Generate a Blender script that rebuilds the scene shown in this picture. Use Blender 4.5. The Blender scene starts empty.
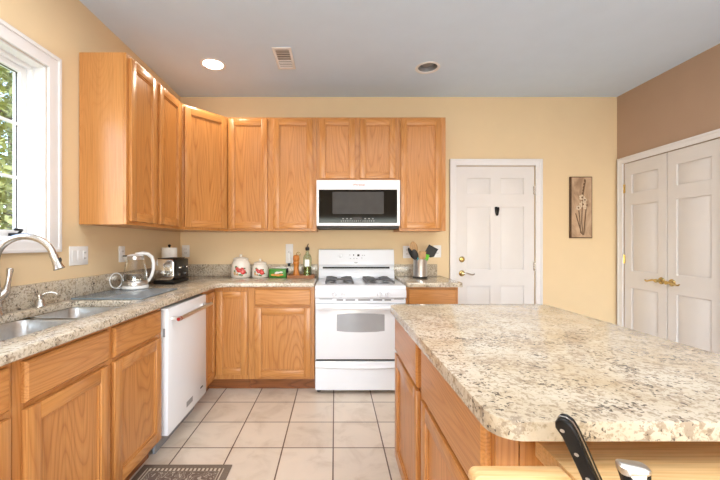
import bpy, bmesh, math, random
from mathutils import Vector, Matrix
R = math.radians
PI = math.pi
random.seed(7)
C = bpy.context.scene.collection
SC = bpy.context.scene

# ------------------------------------------------------------------ camera
cam_d = bpy.data.cameras.new('camera')
cam_d.sensor_width = 36.0
cam_d.lens = 17.5
cam_d.shift_x = 25.0 / 720.0
cam_d.shift_y = 4.0 / 720.0
cam_d.clip_start = 0.02
cam = bpy.data.objects.new('camera', cam_d)
cam.location = (0, 0, 1.25)
cam.rotation_euler = (R(90), 0, 0)
C.objects.link(cam)
SC.camera = cam

# ------------------------------------------------------------------ view, world, sun, large lights
SC.view_settings.view_transform = 'Standard'
SC.view_settings.look = 'None'
SC.view_settings.gamma = 1.0
SC.view_settings.use_curve_mapping = False
SC.view_settings.exposure = 0.52

W = bpy.data.worlds.new('sky')
SC.world = W
W.use_nodes = True
wn = W.node_tree.nodes
wl = W.node_tree.links
wn.clear()
sky = wn.new('ShaderNodeTexSky')
sky.sky_type = 'NISHITA'
sky.sun_disc = False
sky.sun_elevation = R(48)
sky.sun_rotation = R(200)
bgn = wn.new('ShaderNodeBackground')
bgn.inputs['Strength'].default_value = 0.8
wo = wn.new('ShaderNodeOutputWorld')
wl.new(sky.outputs[0], bgn.inputs[0])
wl.new(bgn.outputs[0], wo.inputs[0])

sd = bpy.data.lights.new('sun', 'SUN')
sd.energy = 3.0
sd.angle = R(2)
sd.color = (1.0, 0.95, 0.86)
sun = bpy.data.objects.new('sun', sd)
sun.rotation_euler = (R(42), 0, R(60))
sun.location = (4, -4, 8)
C.objects.link(sun)


def area(name, loc, rot, sx, sy, e, col):
    d = bpy.data.lights.new(name, 'AREA')
    d.shape = 'RECTANGLE'
    d.size = sx
    d.size_y = sy
    d.energy = e
    d.color = col
    o = bpy.data.objects.new(name, d)
    o.location = loc
    o.rotation_euler = rot
    C.objects.link(o)
    return o


# added area lights: a soft fill behind the camera, another above the frame
area('rear_fill', (0.7, -2.9, 0.98), (R(112), 0, 0), 3.4, 1.7, 84, (0.95, 0.975, 1.0))
area('overhead_fill', (0.45, 1.0, 2.70), (0, 0, 0), 3.4, 1.5, 34, (1.0, 0.98, 0.95))


# ------------------------------------------------------------------ materials
def srgb(r, g, b):
    def f(c):
        c /= 255.0
        return c / 12.92 if c <= 0.04045 else ((c + 0.055) / 1.055) ** 2.4
    return (f(r), f(g), f(b), 1.0)


class NT:
    def __init__(self, name):
        self.m = bpy.data.materials.new(name)
        self.m.use_nodes = True
        self.n = self.m.node_tree.nodes
        self.l = self.m.node_tree.links
        self.b = self.n['Principled BSDF']

    def add(self, t, **kw):
        nd = self.n.new(t)
        for k, v in kw.items():
            setattr(nd, k, v)
        return nd

    def link(self, a, b):
        self.l.new(a, b)

    def math(self, op, a, b=None):
        nd = self.n.new('ShaderNodeMath')
        nd.operation = op
        for i, v in enumerate((a, b)):
            if v is None:
                continue
            if isinstance(v, (int, float)):
                nd.inputs[i].default_value = v
            else:
                self.l.new(v, nd.inputs[i])
        return nd.outputs[0]

    def noise(self, vec, scale, detail=3.0, rough=0.5, dist=0.0):
        nd = self.n.new('ShaderNodeTexNoise')
        nd.inputs['Scale'].default_value = scale
        nd.inputs['Detail'].default_value = detail
        nd.inputs['Roughness'].default_value = rough
        nd.inputs['Distortion'].default_value = dist
        if vec is not None:
            self.l.new(vec, nd.inputs['Vector'])
        return nd.outputs['Fac']

    def ramp(self, fac, stops, interp='LINEAR'):
        nd = self.n.new('ShaderNodeValToRGB')
        nd.color_ramp.interpolation = interp
        e = nd.color_ramp.elements
        while len(e) < len(stops):
            e.new(0.5)
        for i, (p, c) in enumerate(stops):
            e[i].position = p
            e[i].color = c if len(c) == 4 else (*c, 1)
        self.l.new(fac, nd.inputs[0])
        return nd.outputs[0]

    def mix(self, fac, a, b, blend='MIX'):
        nd = self.n.new('ShaderNodeMixRGB')
        nd.blend_type = blend
        for i, v in enumerate((fac, a, b)):
            if isinstance(v, (int, float)):
                nd.inputs[i].default_value = v
            elif isinstance(v, tuple):
                nd.inputs[i].default_value = v
            else:
                self.l.new(v, nd.inputs[i])
        return nd.outputs[0]

    def mapping(self, vec, scale=(1, 1, 1), loc=(0, 0, 0)):
        nd = self.n.new('ShaderNodeMapping')
        nd.inputs['Scale'].default_value = scale
        nd.inputs['Location'].default_value = loc
        self.l.new(vec, nd.inputs['Vector'])
        return nd.outputs[0]

    def obj(self):
        return self.n.new('ShaderNodeTexCoord').outputs['Object']

    def bump(self, h, s, d=0.01):
        nd = self.n.new('ShaderNodeBump')
        nd.inputs['Strength'].default_value = s
        nd.inputs['Distance'].default_value = d
        self.l.new(h, nd.inputs['Height'])
        self.l.new(nd.outputs[0], self.b.inputs['Normal'])

    def base(self, v):
        if isinstance(v, tuple):
            self.b.inputs['Base Color'].default_value = v
        else:
            self.l.new(v, self.b.inputs['Base Color'])

    def set(self, **kw):
        for k, v in kw.items():
            self.b.inputs[k.replace('_', ' ')].default_value = v


def plain(name, col, rough=0.5, metal=0.0, var=0.04, scale=30.0, spec=0.5):
    t = NT(name)
    v = t.noise(t.obj(), scale, 2.0)
    a = tuple(max(0, c * (1 - var)) for c in col[:3]) + (1,)
    b = tuple(min(1, c * (1 + var)) for c in col[:3]) + (1,)
    t.base(t.ramp(v, [(0.3, a), (0.7, b)]))
    t.set(Roughness=rough, Metallic=metal)
    t.b.inputs['Specular IOR Level'].default_value = spec
    return t.m


def oak(name, axis, light, mid, dark, rough=0.29):
    t = NT(name)
    o = t.obj()
    inf = t.add('ShaderNodeObjectInfo')
    off = t.add('ShaderNodeVectorMath', operation='SCALE')
    off.inputs[0].default_value = (13.0, 7.0, 5.0)
    t.link(inf.outputs['Random'], off.inputs['Scale'])
    ad = t.add('ShaderNodeVectorMath', operation='ADD')
    t.link(o, ad.inputs[0])
    t.link(off.outputs[0], ad.inputs[1])
    p = ad.outputs[0]
    st = {'z': (1, 1, 0.13), 'x': (0.13, 1, 1), 'y': (1, 0.13, 1)}[axis]
    fine = {'z': (1, 1, 0.02), 'x': (0.02, 1, 1), 'y': (1, 0.02, 1)}[axis]
    n1 = t.noise(t.mapping(p, st), 5.0, 1.0, 0.35, 0.25)
    k = t.math('MULTIPLY', n1, 30.0)
    rings = t.math('FRACT', k)
    n2 = t.noise(t.mapping(p, fine), 190.0, 3.0, 0.6)
    big = t.noise(t.mapping(p, st), 3.0, 2.0)
    c = t.ramp(rings, [(0.0, mid), (0.35, light), (0.72, mid), (0.90, dark), (1.0, mid)])
    pores = t.ramp(n2, [(0.36, (0.78, 0.74, 0.68, 1)), (0.56, (1, 1, 1, 1))])
    c = t.mix(0.75, c, pores, 'MULTIPLY')
    tone = t.ramp(big, [(0.3, (0.93, 0.91, 0.9, 1)), (0.7, (1.05, 1.04, 1.02, 1))])
    c = t.mix(0.8, c, tone, 'MULTIPLY')
    t.base(c)
    t.set(Roughness=rough)
    t.bump(n2, 0.03, 0.001)
    return t.m


L1, M1, D1 = srgb(203, 144, 83), srgb(197, 136, 75), srgb(187, 124, 65)
OAKV = oak('oak_upright_grain', 'z', L1, M1, D1)
OAKH = oak('oak_level_grain', 'x', L1, M1, D1)
OAKP = oak('oak_panel_grain', 'z', srgb(203, 143, 82), srgb(196, 134, 73), srgb(180, 117, 60))
OAKS = oak('oak_veneer_side', 'z', srgb(204, 146, 87), srgb(202, 143, 84), srgb(198, 138, 79))
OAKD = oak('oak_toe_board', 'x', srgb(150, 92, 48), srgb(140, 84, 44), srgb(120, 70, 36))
PALEW = oak('pale_birch', 'x', srgb(236, 200, 146), srgb(233, 194, 138), srgb(228, 186, 126), 0.4)
PALEY = oak('pale_birch_lengthwise', 'y', srgb(236, 200, 146), srgb(233, 194, 138), srgb(228, 186, 126), 0.4)
MILLW = oak('turned_wood', 'z', srgb(206, 134, 58), srgb(196, 122, 50), srgb(170, 100, 40), 0.35)
TRAYW = oak('tray_wood', 'x', srgb(180, 125, 80), srgb(168, 112, 70), srgb(140, 90, 55), 0.45)
SPOONW = oak('spoon_wood', 'z', srgb(196, 158, 112), srgb(184, 146, 100), srgb(160, 122, 80), 0.6)

BACKP = plain('cream_wall_paint', srgb(230, 206, 167), 0.75, 0, 0.012, 5)
TAUPE = plain('taupe_wall_paint', srgb(184, 155, 132), 0.75, 0, 0.015, 5)
CEILP = plain('ceiling_paint', srgb(210, 227, 247), 0.9, 0, 0.012, 6)
WHITET = plain('white_trim_paint', srgb(232, 231, 232), 0.38, 0, 0.01, 8)
DOORP = plain('white_door_paint', srgb(226, 223, 222), 0.42, 0, 0.01, 8)
WINW = plain('window_vinyl', srgb(238, 239, 240), 0.35, 0, 0.01, 8)
ENAMEL = plain('white_enamel', srgb(236, 239, 244), 0.16, 0, 0.006, 8)
MATTEW = plain('white_plastic', srgb(236, 236, 236), 0.4, 0, 0.01, 20)
CERAM = plain('cream_ceramic', srgb(240, 234, 224), 0.18, 0, 0.02, 14)
PAPER = plain('paper_towel_white', srgb(240, 236, 230), 0.9, 0, 0.03, 120)
STEEL = plain('brushed_steel', (0.62, 0.61, 0.59, 1), 0.28, 1.0, 0.06, 60)
SINKS = plain('sink_steel', (0.66, 0.66, 0.65, 1), 0.30, 1.0, 0.05, 60)
NICKEL = plain('satin_nickel', (0.58, 0.55, 0.51, 1), 0.27, 1.0, 0.03, 60)
CHROME = plain('chrome', (0.75, 0.74, 0.73, 1), 0.09, 1.0, 0.02, 40)
BRASS = plain('polished_brass', (0.60, 0.46, 0.20, 1), 0.18, 1.0, 0.04, 60)
BLACKP = plain('black_plastic', srgb(18, 17, 17), 0.4, 0, 0.1, 40, 0.3)
BLACKG = plain('black_gloss', srgb(16, 14, 14), 0.06, 0, 0.05, 10, 0.28)
GRAYW = plain('tinted_oven_glass', srgb(166, 167, 169), 0.12, 0, 0.04, 8)
MWWIN = plain('microwave_screen', srgb(70, 68, 67), 0.45, 0, 0.1, 12, 0.15)
CASTI = plain('cast_iron', srgb(98, 99, 102), 0.5, 0, 0.12, 60)
DARKV = plain('dark_gap', srgb(52, 48, 46), 0.6, 0, 0.1, 40)
GREYV = plain('grey_vent', srgb(140, 140, 142), 0.5, 0, 0.05, 40)
BOARDG = plain('slate_blue_glass', srgb(122, 134, 142), 0.22, 0, 0.04, 40)
REDM = plain('red_badge', srgb(150, 26, 30), 0.3, 0, 0.05, 40)
REDF = plain('painted_red', srgb(196, 38, 28), 0.25, 0, 0.18, 30)
GREENF = plain('painted_green', srgb(70, 104, 44), 0.35, 0, 0.2, 30)
TANF = plain('painted_tan', srgb(190, 150, 96), 0.35, 0, 0.15, 30)
GREENB = plain('green_carton', srgb(62, 140, 40), 0.4, 0, 0.1, 30)
ORANGEF = plain('print_orange', srgb(226, 150, 70), 0.4, 0, 0.2, 60)
GREENP = plain('bright_green_silicone', srgb(98, 186, 40), 0.4, 0, 0.06, 30)
TEALP = plain('teal_plastic', srgb(50, 140, 150), 0.4, 0, 0.06, 30)
RUBBER = plain('dark_rubber', srgb(34, 32, 32), 0.6, 0, 0.1, 30)
PICF = plain('picture_edge', srgb(84, 56, 34), 0.5, 0, 0.2, 40)
SEPD = plain('sepia_dark', srgb(112, 84, 58), 0.6, 0, 0.2, 60)
SEPL = plain('sepia_pale', srgb(216, 196, 170), 0.6, 0, 0.12, 60)
LAWN = plain('lawn_green', srgb(120, 140, 70), 0.95, 0, 0.3, 3)
BARK = plain('bark', srgb(92, 76, 60), 0.9, 0, 0.3, 20)
GREYTX = plain('grey_print', srgb(150, 150, 152), 0.5, 0, 0.05, 40)
REDTX = plain('muted_red_print', srgb(176, 92, 92), 0.4, 0, 0.05, 40)


def leafmat(name, a, b):
    t = NT(name)
    v = t.noise(t.obj(), 2.5, 4.0, 0.7)
    t.base(t.ramp(v, [(0.3, a), (0.7, b)]))
    t.set(Roughness=0.6)
    return t.m


LEAFY = leafmat('yellow_green_leaves', srgb(120, 126, 66), srgb(176, 176, 110))
LEAFG = leafmat('green_leaves', srgb(92, 112, 60), srgb(160, 170, 104))


def glassmat(name, col, rough=0.0, ior=1.45):
    t = NT(name)
    t.base(col)
    t.set(Roughness=rough, IOR=ior)
    t.b.inputs['Transmission Weight'].default_value = 1.0
    return t.m


GLASS = glassmat('clear_glass', (0.96, 0.97, 0.96, 1))
GLASSG = glassmat('pale_green_glass', (0.80, 0.90, 0.80, 1))
OIL = glassmat('olive_oil', (0.28, 0.26, 0.03, 1), 0.0, 1.46)
WATER = glassmat('water', (0.9, 0.92, 0.92, 1), 0.0, 1.33)

t = NT('thin_pane_glass')
tr = t.add('ShaderNodeBsdfTransparent')
gl = t.add('ShaderNodeBsdfGlossy')
gl.inputs['Roughness'].default_value = 0.02
fr = t.add('ShaderNodeLayerWeight')
fr.inputs['Blend'].default_value = 0.5
fac_ = t.math('ADD', t.math('MULTIPLY', t.math('POWER', fr.outputs['Facing'], 5.0), 0.5), 0.03)
mx = t.add('ShaderNodeMixShader')
t.link(fac_, mx.inputs[0])
t.link(tr.outputs[0], mx.inputs[1])
t.link(gl.outputs[0], mx.inputs[2])
t.link(mx.outputs[0], t.n['Material Output'].inputs[0])
PANE = t.m

t = NT('lamp_lens')
t.base((1, 1, 1, 1))
t.b.inputs['Emission Color'].default_value = (1.0, 0.93, 0.80, 1)
t.b.inputs['Emission Strength'].default_value = 9.0
LENS = t.m


def granite(name, cream, tan, brown, black, amt=0.5):
    t = NT(name)
    o = t.obj()
    p = t.mapping(o, (1, 1, 1), (3.1, 1.7, 0.4))
    n1 = t.noise(p, 5.0, 4.0, 0.6)
    c = t.ramp(n1, [(0.34, cream), (0.70, tan)])
    n1b = t.noise(p, 64.0, 4.0, 0.65)
    c2 = t.ramp(n1b, [(0.34, (0.58, 0.52, 0.45, 1)), (0.47, (1, 1, 1, 1)), (0.72, (1.12, 1.12, 1.12, 1))])
    c = t.mix(0.8, c, c2, 'MULTIPLY')
    n2 = t.noise(p, 75.0, 3.0, 0.6, 0.5)
    m2 = t.noise(p, 15.0, 3.0, 0.6)
    s2 = t.math('ADD', n2, t.math('MULTIPLY', t.math('SUBTRACT', m2, 0.5), 0.55))
    f2 = t.ramp(s2, [(0.53, (0, 0, 0, 1)), (0.61, (1, 1, 1, 1))])
    c = t.mix(t.math('MULTIPLY', f2, 0.6), c, brown)
    n3 = t.noise(t.mapping(o, (1, 1, 1), (9, 4, 2)), 120.0, 2.0, 0.5, 0.3)
    m3 = t.noise(p, 13.0, 3.0, 0.6)
    s3 = t.math('ADD', n3, t.math('MULTIPLY', t.math('SUBTRACT', m3, 0.5), 0.5))
    f3 = t.ramp(s3, [(0.615, (0, 0, 0, 1)), (0.67, (1, 1, 1, 1))])
    c = t.mix(t.math('MULTIPLY', f3, 0.85), c, black)
    t.base(c)
    t.set(Roughness=0.13)
    t.b.inputs['Specular IOR Level'].default_value = 0.45
    return t.m


GRAN = granite('speckled_granite', srgb(209, 200, 184), srgb(190, 173, 147), srgb(136, 118, 100), srgb(64, 58, 56))

# floor tile
t = NT('beige_floor_tile')
o = t.obj()
p = t.mapping(o, (1, 1, 1), (0.008 + 0.003, -2.77 + 0.31 * 20 + 0.003, 0))
br = t.add('ShaderNodeTexBrick')
br.offset = 0.0
br.inputs['Scale'].default_value = 1.0
br.inputs['Brick Width'].default_value = 0.31
br.inputs['Row Height'].default_value = 0.31
br.inputs['Mortar Size'].default_value = 0.0042
br.inputs['Mortar Smooth'].default_value = 0.1
br.inputs['Color1'].default_value = srgb(228, 215, 199)
br.inputs['Color2'].default_value = srgb(217, 202, 184)
br.inputs['Mortar'].default_value = srgb(104, 82, 66)
t.link(p, br.inputs['Vector'])
v = t.noise(o, 5.0, 5.0, 0.6, 0.6)
mott = t.ramp(v, [(0.3, (0.80, 0.76, 0.71, 1)), (0.5, (1, 1, 1, 1)), (0.7, (1.05, 1.04, 1.03, 1))])
t.base(t.mix(0.9, br.outputs['Color'], mott, 'MULTIPLY'))
t.set(Roughness=0.34)
t.bump(t.math('SUBTRACT', 1.0, br.outputs['Fac']), 0.35, 0.003)
TILE = t.m

# rug: field of pale scrolls on grey brown
t = NT('rug_field')
o = t.obj()
v = t.noise(o, 17.0, 1.0, 0.4, 1.4)
fr_ = t.math('FRACT', t.math('MULTIPLY', v, 6.0))
ln = t.ramp(fr_, [(0.0, (0, 0, 0, 1)), (0.42, (0, 0, 0, 1)), (0.5, (1, 1, 1, 1)), (0.66, (1, 1, 1, 1)), (0.74, (0, 0, 0, 1))])
weave = t.noise(o, 260.0, 2.0)
c = t.mix(ln, srgb(112, 94, 82), srgb(178, 164, 148))
t.base(t.mix(0.6, c, t.ramp(weave, [(0.3, (0.75, 0.75, 0.75, 1)), (0.7, (1.1, 1.1, 1.1, 1))]), 'MULTIPLY'))
t.set(Roughness=0.95)
RUGF = t.m
t = NT('rug_dashes')
o = t.obj()
wv = t.add('ShaderNodeTexWave')
wv.inputs['Scale'].default_value = 14.0
wv.inputs['Distortion'].default_value = 1.0
t.link(o, wv.inputs['Vector'])
t.base(t.ramp(wv.outputs['Fac'], [(0.35, srgb(112, 92, 78)), (0.55, srgb(196, 182, 162))]))
t.set(Roughness=0.95)
RUGD = t.m
RUGB = plain('rug_border', srgb(126, 112, 98), 0.95, 0, 0.15, 200)

t = NT('sepia_canvas')
o = t.obj()
v = t.noise(t.mapping(o, (1, 1, 0.5)), 9.0, 4.0, 0.6, 0.8)
t.base(t.ramp(v, [(0.28, srgb(140, 110, 84)), (0.5, srgb(186, 156, 126)), (0.72, srgb(208, 180, 150))]))
t.set(Roughness=0.55)
SEPC = t.m


# ------------------------------------------------------------------ mesh builder
class MB:
    def __init__(self):
        self.v = []
        self.f = []
        self.m = []

    def add(self, vs, fs, m=0):
        k = len(self.v)
        self.v += [tuple(p) for p in vs]
        for f in fs:
            self.f.append(tuple(i + k for i in f))
            self.m.append(m)
        return self

    def box(self, a, b, m=0):
        x0, y0, z0 = a
        x1, y1, z1 = b
        vs = [(x0, y0, z0), (x1, y0, z0), (x1, y1, z0), (x0, y1, z0), (x0, y0, z1), (x1, y0, z1), (x1, y1, z1), (x0, y1, z1)]
        fs = [(0, 3, 2, 1), (4, 5, 6, 7), (0, 1, 5, 4), (1, 2, 6, 5), (2, 3, 7, 6), (3, 0, 4, 7)]
        return self.add(vs, fs, m)

    def hexa(self, bot, top, m=0):
        fs = [(0, 3, 2, 1), (4, 5, 6, 7), (0, 1, 5, 4), (1, 2, 6, 5), (2, 3, 7, 6), (3, 0, 4, 7)]
        return self.add(list(bot) + list(top), fs, m)

    def prism(self, outer, holes, z0, z1, fn=None, m=0):
        """polygon with holes, extruded; fn maps (u, v, w) to xyz"""
        fn = fn or (lambda u, v, w: (u, v, w))
        bm = bmesh.new()
        loops = []
        edges = []
        for lp in [outer] + list(holes):
            vs = [bm.verts.new((u, v, 0)) for u, v in lp]
            loops.append(vs)
            edges += [bm.edges.new((vs[i], vs[(i + 1) % len(vs)])) for i in range(len(vs))]
        bmesh.ops.triangle_fill(bm, edges=edges, use_beauty=True, use_dissolve=False)
        bm.verts.index_update()
        n = len(bm.verts)
        pts = [(q.co.x, q.co.y) for q in bm.verts]
        vs = [fn(x, y, z0) for x, y in pts] + [fn(x, y, z1) for x, y in pts]
        fs = []
        for f in bm.faces:
            ids = [q.index for q in f.verts]
            if f.normal.z < 0:
                ids.reverse()
            fs.append(tuple(i + n for i in ids))
            fs.append(tuple(reversed(ids)))
        for vsl in loops:
            ids = [q.index for q in vsl]
            for i in range(len(ids)):
                a, b = ids[i], ids[(i + 1) % len(ids)]
                fs.append((a, b, b + n, a + n))
        bm.free()
        return self.add(vs, fs, m)

    def lathe(self, prof, c=(0, 0, 0), n=28, m=0, cap=True):
        vs = []
        fs = []
        for r, z in prof:
            for k in range(n):
                a = 2 * PI * k / n
                vs.append((c[0] + r * math.cos(a), c[1] + r * math.sin(a), c[2] + z))
        for j in range(len(prof) - 1):
            for k in range(n):
                k2 = (k + 1) % n
                fs.append((j * n + k, j * n + k2, (j + 1) * n + k2, (j + 1) * n + k))
        if cap:
            if prof[0][0] > 1e-5:
                fs.append(tuple(reversed(range(n))))
            if prof[-1][0] > 1e-5:
                fs.append(tuple((len(prof) - 1) * n + k for k in range(n)))
        return self.add(vs, fs, m)

    def tube(self, pts, r, n=12, m=0, flat=None):
        pts = [Vector(p) for p in pts]
        rs = r if isinstance(r, (list, tuple)) else [r] * len(pts)
        vs = []
        fs = []
        prev = None
        for i, p in enumerate(pts):
            if i == 0:
                d = pts[1] - p
            elif i == len(pts) - 1:
                d = p - pts[i - 1]
            else:
                d = pts[i + 1] - pts[i - 1]
            d.normalize()
            if prev is None:
                up = Vector((0, 0, 1)) if abs(d.z) < 0.9 else Vector((1, 0, 0))
                a = d.cross(up).normalized()
            else:
                a = (prev - d * prev.dot(d)).normalized()
            prev = a
            b = d.cross(a)
            for k in range(n):
                an = 2 * PI * k / n
                vs.append(p + a * rs[i] * math.cos(an) + b * rs[i] * math.sin(an) * (flat or 1.0))
        for j in range(len(pts) - 1):
            for k in range(n):
                k2 = (k + 1) % n
                fs.append((j * n + k, j * n + k2, (j + 1) * n + k2, (j + 1) * n + k))
        fs.append(tuple(reversed(range(n))))
        fs.append(tuple((len(pts) - 1) * n + k for k in range(n)))
        return self.add(vs, fs, m)

    def ball(self, c, r, nu=14, nv=8, m=0):
        rx, ry, rz = r if isinstance(r, (tuple, list)) else (r, r, r)
        vs = [(c[0], c[1], c[2] - rz)]
        for j in range(1, nv):
            t_ = PI * j / nv
            for k in range(nu):
                a = 2 * PI * k / nu
                vs.append((c[0] + rx * math.sin(t_) * math.cos(a), c[1] + ry * math.sin(t_) * math.sin(a), c[2] - rz * math.cos(t_)))
        vs.append((c[0], c[1], c[2] + rz))
        fs = []
        for k in range(nu):
            fs.append((0, 1 + (k + 1) % nu, 1 + k))
        for j in range(nv - 2):
            for k in range(nu):
                a = 1 + j * nu
                fs.append((a + k, a + (k + 1) % nu, a + nu + (k + 1) % nu, a + nu + k))
        a = 1 + (nv - 2) * nu
        for k in range(nu):
            fs.append((a + k, a + (k + 1) % nu, len(vs) - 1))
        return self.add(vs, fs, m)

    def loft(self, loops, cap0=True, cap1=True, m=0):
        n = len(loops[0])
        vs = [p for lp in loops for p in lp]
        fs = []
        for j in range(len(loops) - 1):
            for k in range(n):
                k2 = (k + 1) % n
                fs.append((j * n + k, j * n + k2, (j + 1) * n + k2, (j + 1) * n + k))
        if cap0:
            fs.append(tuple(reversed(range(n))))
        if cap1:
            fs.append(tuple((len(loops) - 1) * n + k for k in range(n)))
        return self.add(vs, fs, m)

    def build(self, name, mats, parent=None, loc=(0, 0, 0), rot=(0, 0, 0), bevel=0.0, seg=2, ang=40, recalc=True):
        if not isinstance(mats, (list, tuple)):
            mats = [mats]
        bm = bmesh.new()
        bv = [bm.verts.new(p) for p in self.v]
        for f, mi in zip(self.f, self.m):
            try:
                fc = bm.faces.new([bv[i] for i in f])
                fc.material_index = mi
            except ValueError:
                pass
        if recalc:
            bmesh.ops.recalc_face_normals(bm, faces=bm.faces)
        if bevel > 0:
            es = [e for e in bm.edges if len(e.link_faces) == 2 and e.calc_face_angle(0) > R(ang)]
            bmesh.ops.bevel(bm, geom=es, offset=bevel, segments=seg, affect='EDGES', profile=0.5, clamp_overlap=True)
        for f in bm.faces:
            f.smooth = True
        for e in bm.edges:
            if len(e.link_faces) != 2 or e.calc_face_angle(0) > R(38):
                e.smooth = False
        me = bpy.data.meshes.new(name)
        bm.to_mesh(me)
        bm.free()
        for mt in mats:
            me.materials.append(mt)
        ob = bpy.data.objects.new(name, me)
        ob.location = loc
        ob.rotation_euler = rot
        C.objects.link(ob)
        if parent:
            ob.parent = parent
        return ob


def tag(o, label=None, cat=None, group=None, kind=None):
    if label:
        o['label'] = label
    if cat:
        o['category'] = cat
    if group:
        o['group'] = group
    if kind:
        o['kind'] = kind
    return o


def thing(name, label, cat, loc=(0, 0, 0), rotz=0.0, group=None, kind=None):
    o = bpy.data.objects.new(name, None)
    o.empty_display_size = 0.1
    o.location = loc
    o.rotation_euler = (0, 0, rotz)
    C.objects.link(o)
    return tag(o, label, cat, group, kind)


def rrect(x0, y0, x1, y1, r, n=5):
    pts = []
    for cx, cy, a0 in ((x1 - r, y0 + r, -90), (x1 - r, y1 - r, 0), (x0 + r, y1 - r, 90), (x0 + r, y0 + r, 180)):
        for k in range(n + 1):
            a = R(a0 + 90 * k / n)
            pts.append((cx + r * math.cos(a), cy + r * math.sin(a)))
    return pts


def circ(cx, cy, r, n=28):
    return [(cx + r * math.cos(2 * PI * k / n), cy + r * math.sin(2 * PI * k / n)) for k in range(n)]


def rect(x0, y0, x1, y1):
    return [(x0, y0), (x1, y0), (x1, y1), (x0, y1)]


def text_mesh(name, body, size, m, parent, loc, rot, depth=0.0006):
    cu = bpy.data.curves.new(name, 'FONT')
    cu.body = body
    cu.size = size
    cu.extrude = depth
    cu.align_x = 'CENTER'
    cu.align_y = 'CENTER'
    tmp = bpy.data.objects.new(name + '_tmp', cu)
    C.objects.link(tmp)
    dg = bpy.context.evaluated_depsgraph_get()
    me = bpy.data.meshes.new_from_object(tmp.evaluated_get(dg))
    bpy.data.objects.remove(tmp)
    bpy.data.curves.remove(cu)
    me.materials.clear()
    me.materials.append(m)
    ob = bpy.data.objects.new(name, me)
    ob.location = loc
    ob.rotation_euler = rot
    ob.parent = parent
    C.objects.link(ob)
    return ob


# ================================================================== room shell
XL, XR, YB, YF, ZC = -1.58, 2.885, 3.58, -3.0, 2.754
LY0, LY1, LZ0, LZ1 = 0.75, 1.915, 1.26, 2.22          # sink window opening

mb = MB().box((XL - 0.15, YF - 0.15, -0.12), (XR + 0.15, YB + 0.15, 0.0))
tag(mb.build('floor', TILE), 'beige square ceramic tile floor with dark grout lines', 'floor', kind='structure')

LAMP_A, LAMP_B = (-1.02, 2.93), (0.79, 2.985)
mb = MB().prism(rect(XL - 0.15, YF - 0.15, XR + 0.15, YB + 0.15),
                [circ(LAMP_A[0], LAMP_A[1], 0.084), circ(LAMP_B[0], LAMP_B[1], 0.084)], ZC, ZC + 0.02)
mb.box((XL - 0.15, YF - 0.15, ZC + 0.16), (XR + 0.15, YB + 0.15, ZC + 0.2))
tag(mb.build('ceiling', CEILP), 'smooth grey white ceiling over the kitchen', 'ceiling', kind='structure')

mb = MB().prism(rect(YF - 0.15, 0, YB + 0.15, ZC), [rect(LY0, LZ0, LY1, LZ1)], XL - 0.15, XL, lambda u, v, w: (w, u, v))
tag(mb.build('wall_left', BACKP), 'cream painted wall holding the sink window', 'wall', kind='structure')

DX0, DX1, DZ = 1.237, 2.048, 2.05
mb = MB().prism([(XL, 0), (DX0, 0), (DX0, DZ), (DX1, DZ), (DX1, 0), (XR, 0), (XR, ZC), (XL, ZC)], [], YB, YB + 0.06, lambda u, v, w: (u, w, v))
mb.box((XL - 0.15, YB + 0.06, 0), (XR + 0.15, YB + 0.15, ZC))
tag(mb.build('wall_back', BACKP), 'cream painted wall behind the white range', 'wall', kind='structure')

RY0, RYM, RY1 = 2.60, 3.046, 3.496
mb = MB().prism([(YF, 0), (RY0, 0), (RY0, DZ), (RY1, DZ), (RY1, 0), (YB, 0), (YB, ZC), (YF, ZC)], [], XR, XR + 0.06, lambda u, v, w: (w, u, v))
mb.box((XR + 0.06, YF - 0.15, 0), (XR + 0.15, YB + 0.06, ZC))
tag(mb.build('wall_right', TAUPE), 'taupe painted wall above the closet double doors', 'wall', kind='structure')

mb = MB().prism(rect(XL - 0.15, 0, XR + 0.15, ZC), [rect(-1.0, 0.04, 2.4, 2.0)], YF - 0.15, YF, lambda u, v, w: (u, w, v))  # rear wall; its wide opening is put in to admit fill light
tag(mb.build('wall_front', BACKP), 'cream wall with a wide opening added for fill light opposite the range', 'wall', kind='structure')

# unseen glazing behind the camera, added to go with the rear fill light
w2 = thing('added_rear_window', 'wide white framed glazing added for fill light opposite the range', 'window', (0, YF - 0.07, 0), kind='structure')
mb = MB()
for a, b in (((-1.0, -0.03, 0.04), (-0.93, 0.03, 2.0)), ((2.33, -0.03, 0.04), (2.4, 0.03, 2.0)), ((-1.0, -0.03, 1.93), (2.4, 0.03, 2.0)),
             ((-1.0, -0.03, 0.04), (2.4, 0.03, 0.11)), ((0.66, -0.03, 0.1), (0.74, 0.03, 1.95))):
    mb.box(a, b)
mb.build('frame', WINW, w2)
MB().box((-0.94, -0.004, 0.1), (2.34, 0.004, 1.94)).build('glass_pane', PANE, w2)

# baseboards
BB = lambda name, a, b, lab: tag(MB().box(a, b).build(name, WHITET, bevel=0.004), lab, 'baseboard', kind='structure')
BB('baseboard_back', (2.125, YB - 0.014, 0), (XR, YB, 0.10), 'white baseboard under the narrow wall plaque')
BB('baseboard_right', (XR - 0.014, YF, 0), (XR, 2.53, 0.10), 'white baseboard on the taupe wall')
BB('baseboard_left', (XL, YF, 0), (XL + 0.014, 0.4, 0.10), 'white baseboard beyond the sink cabinets')


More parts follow.
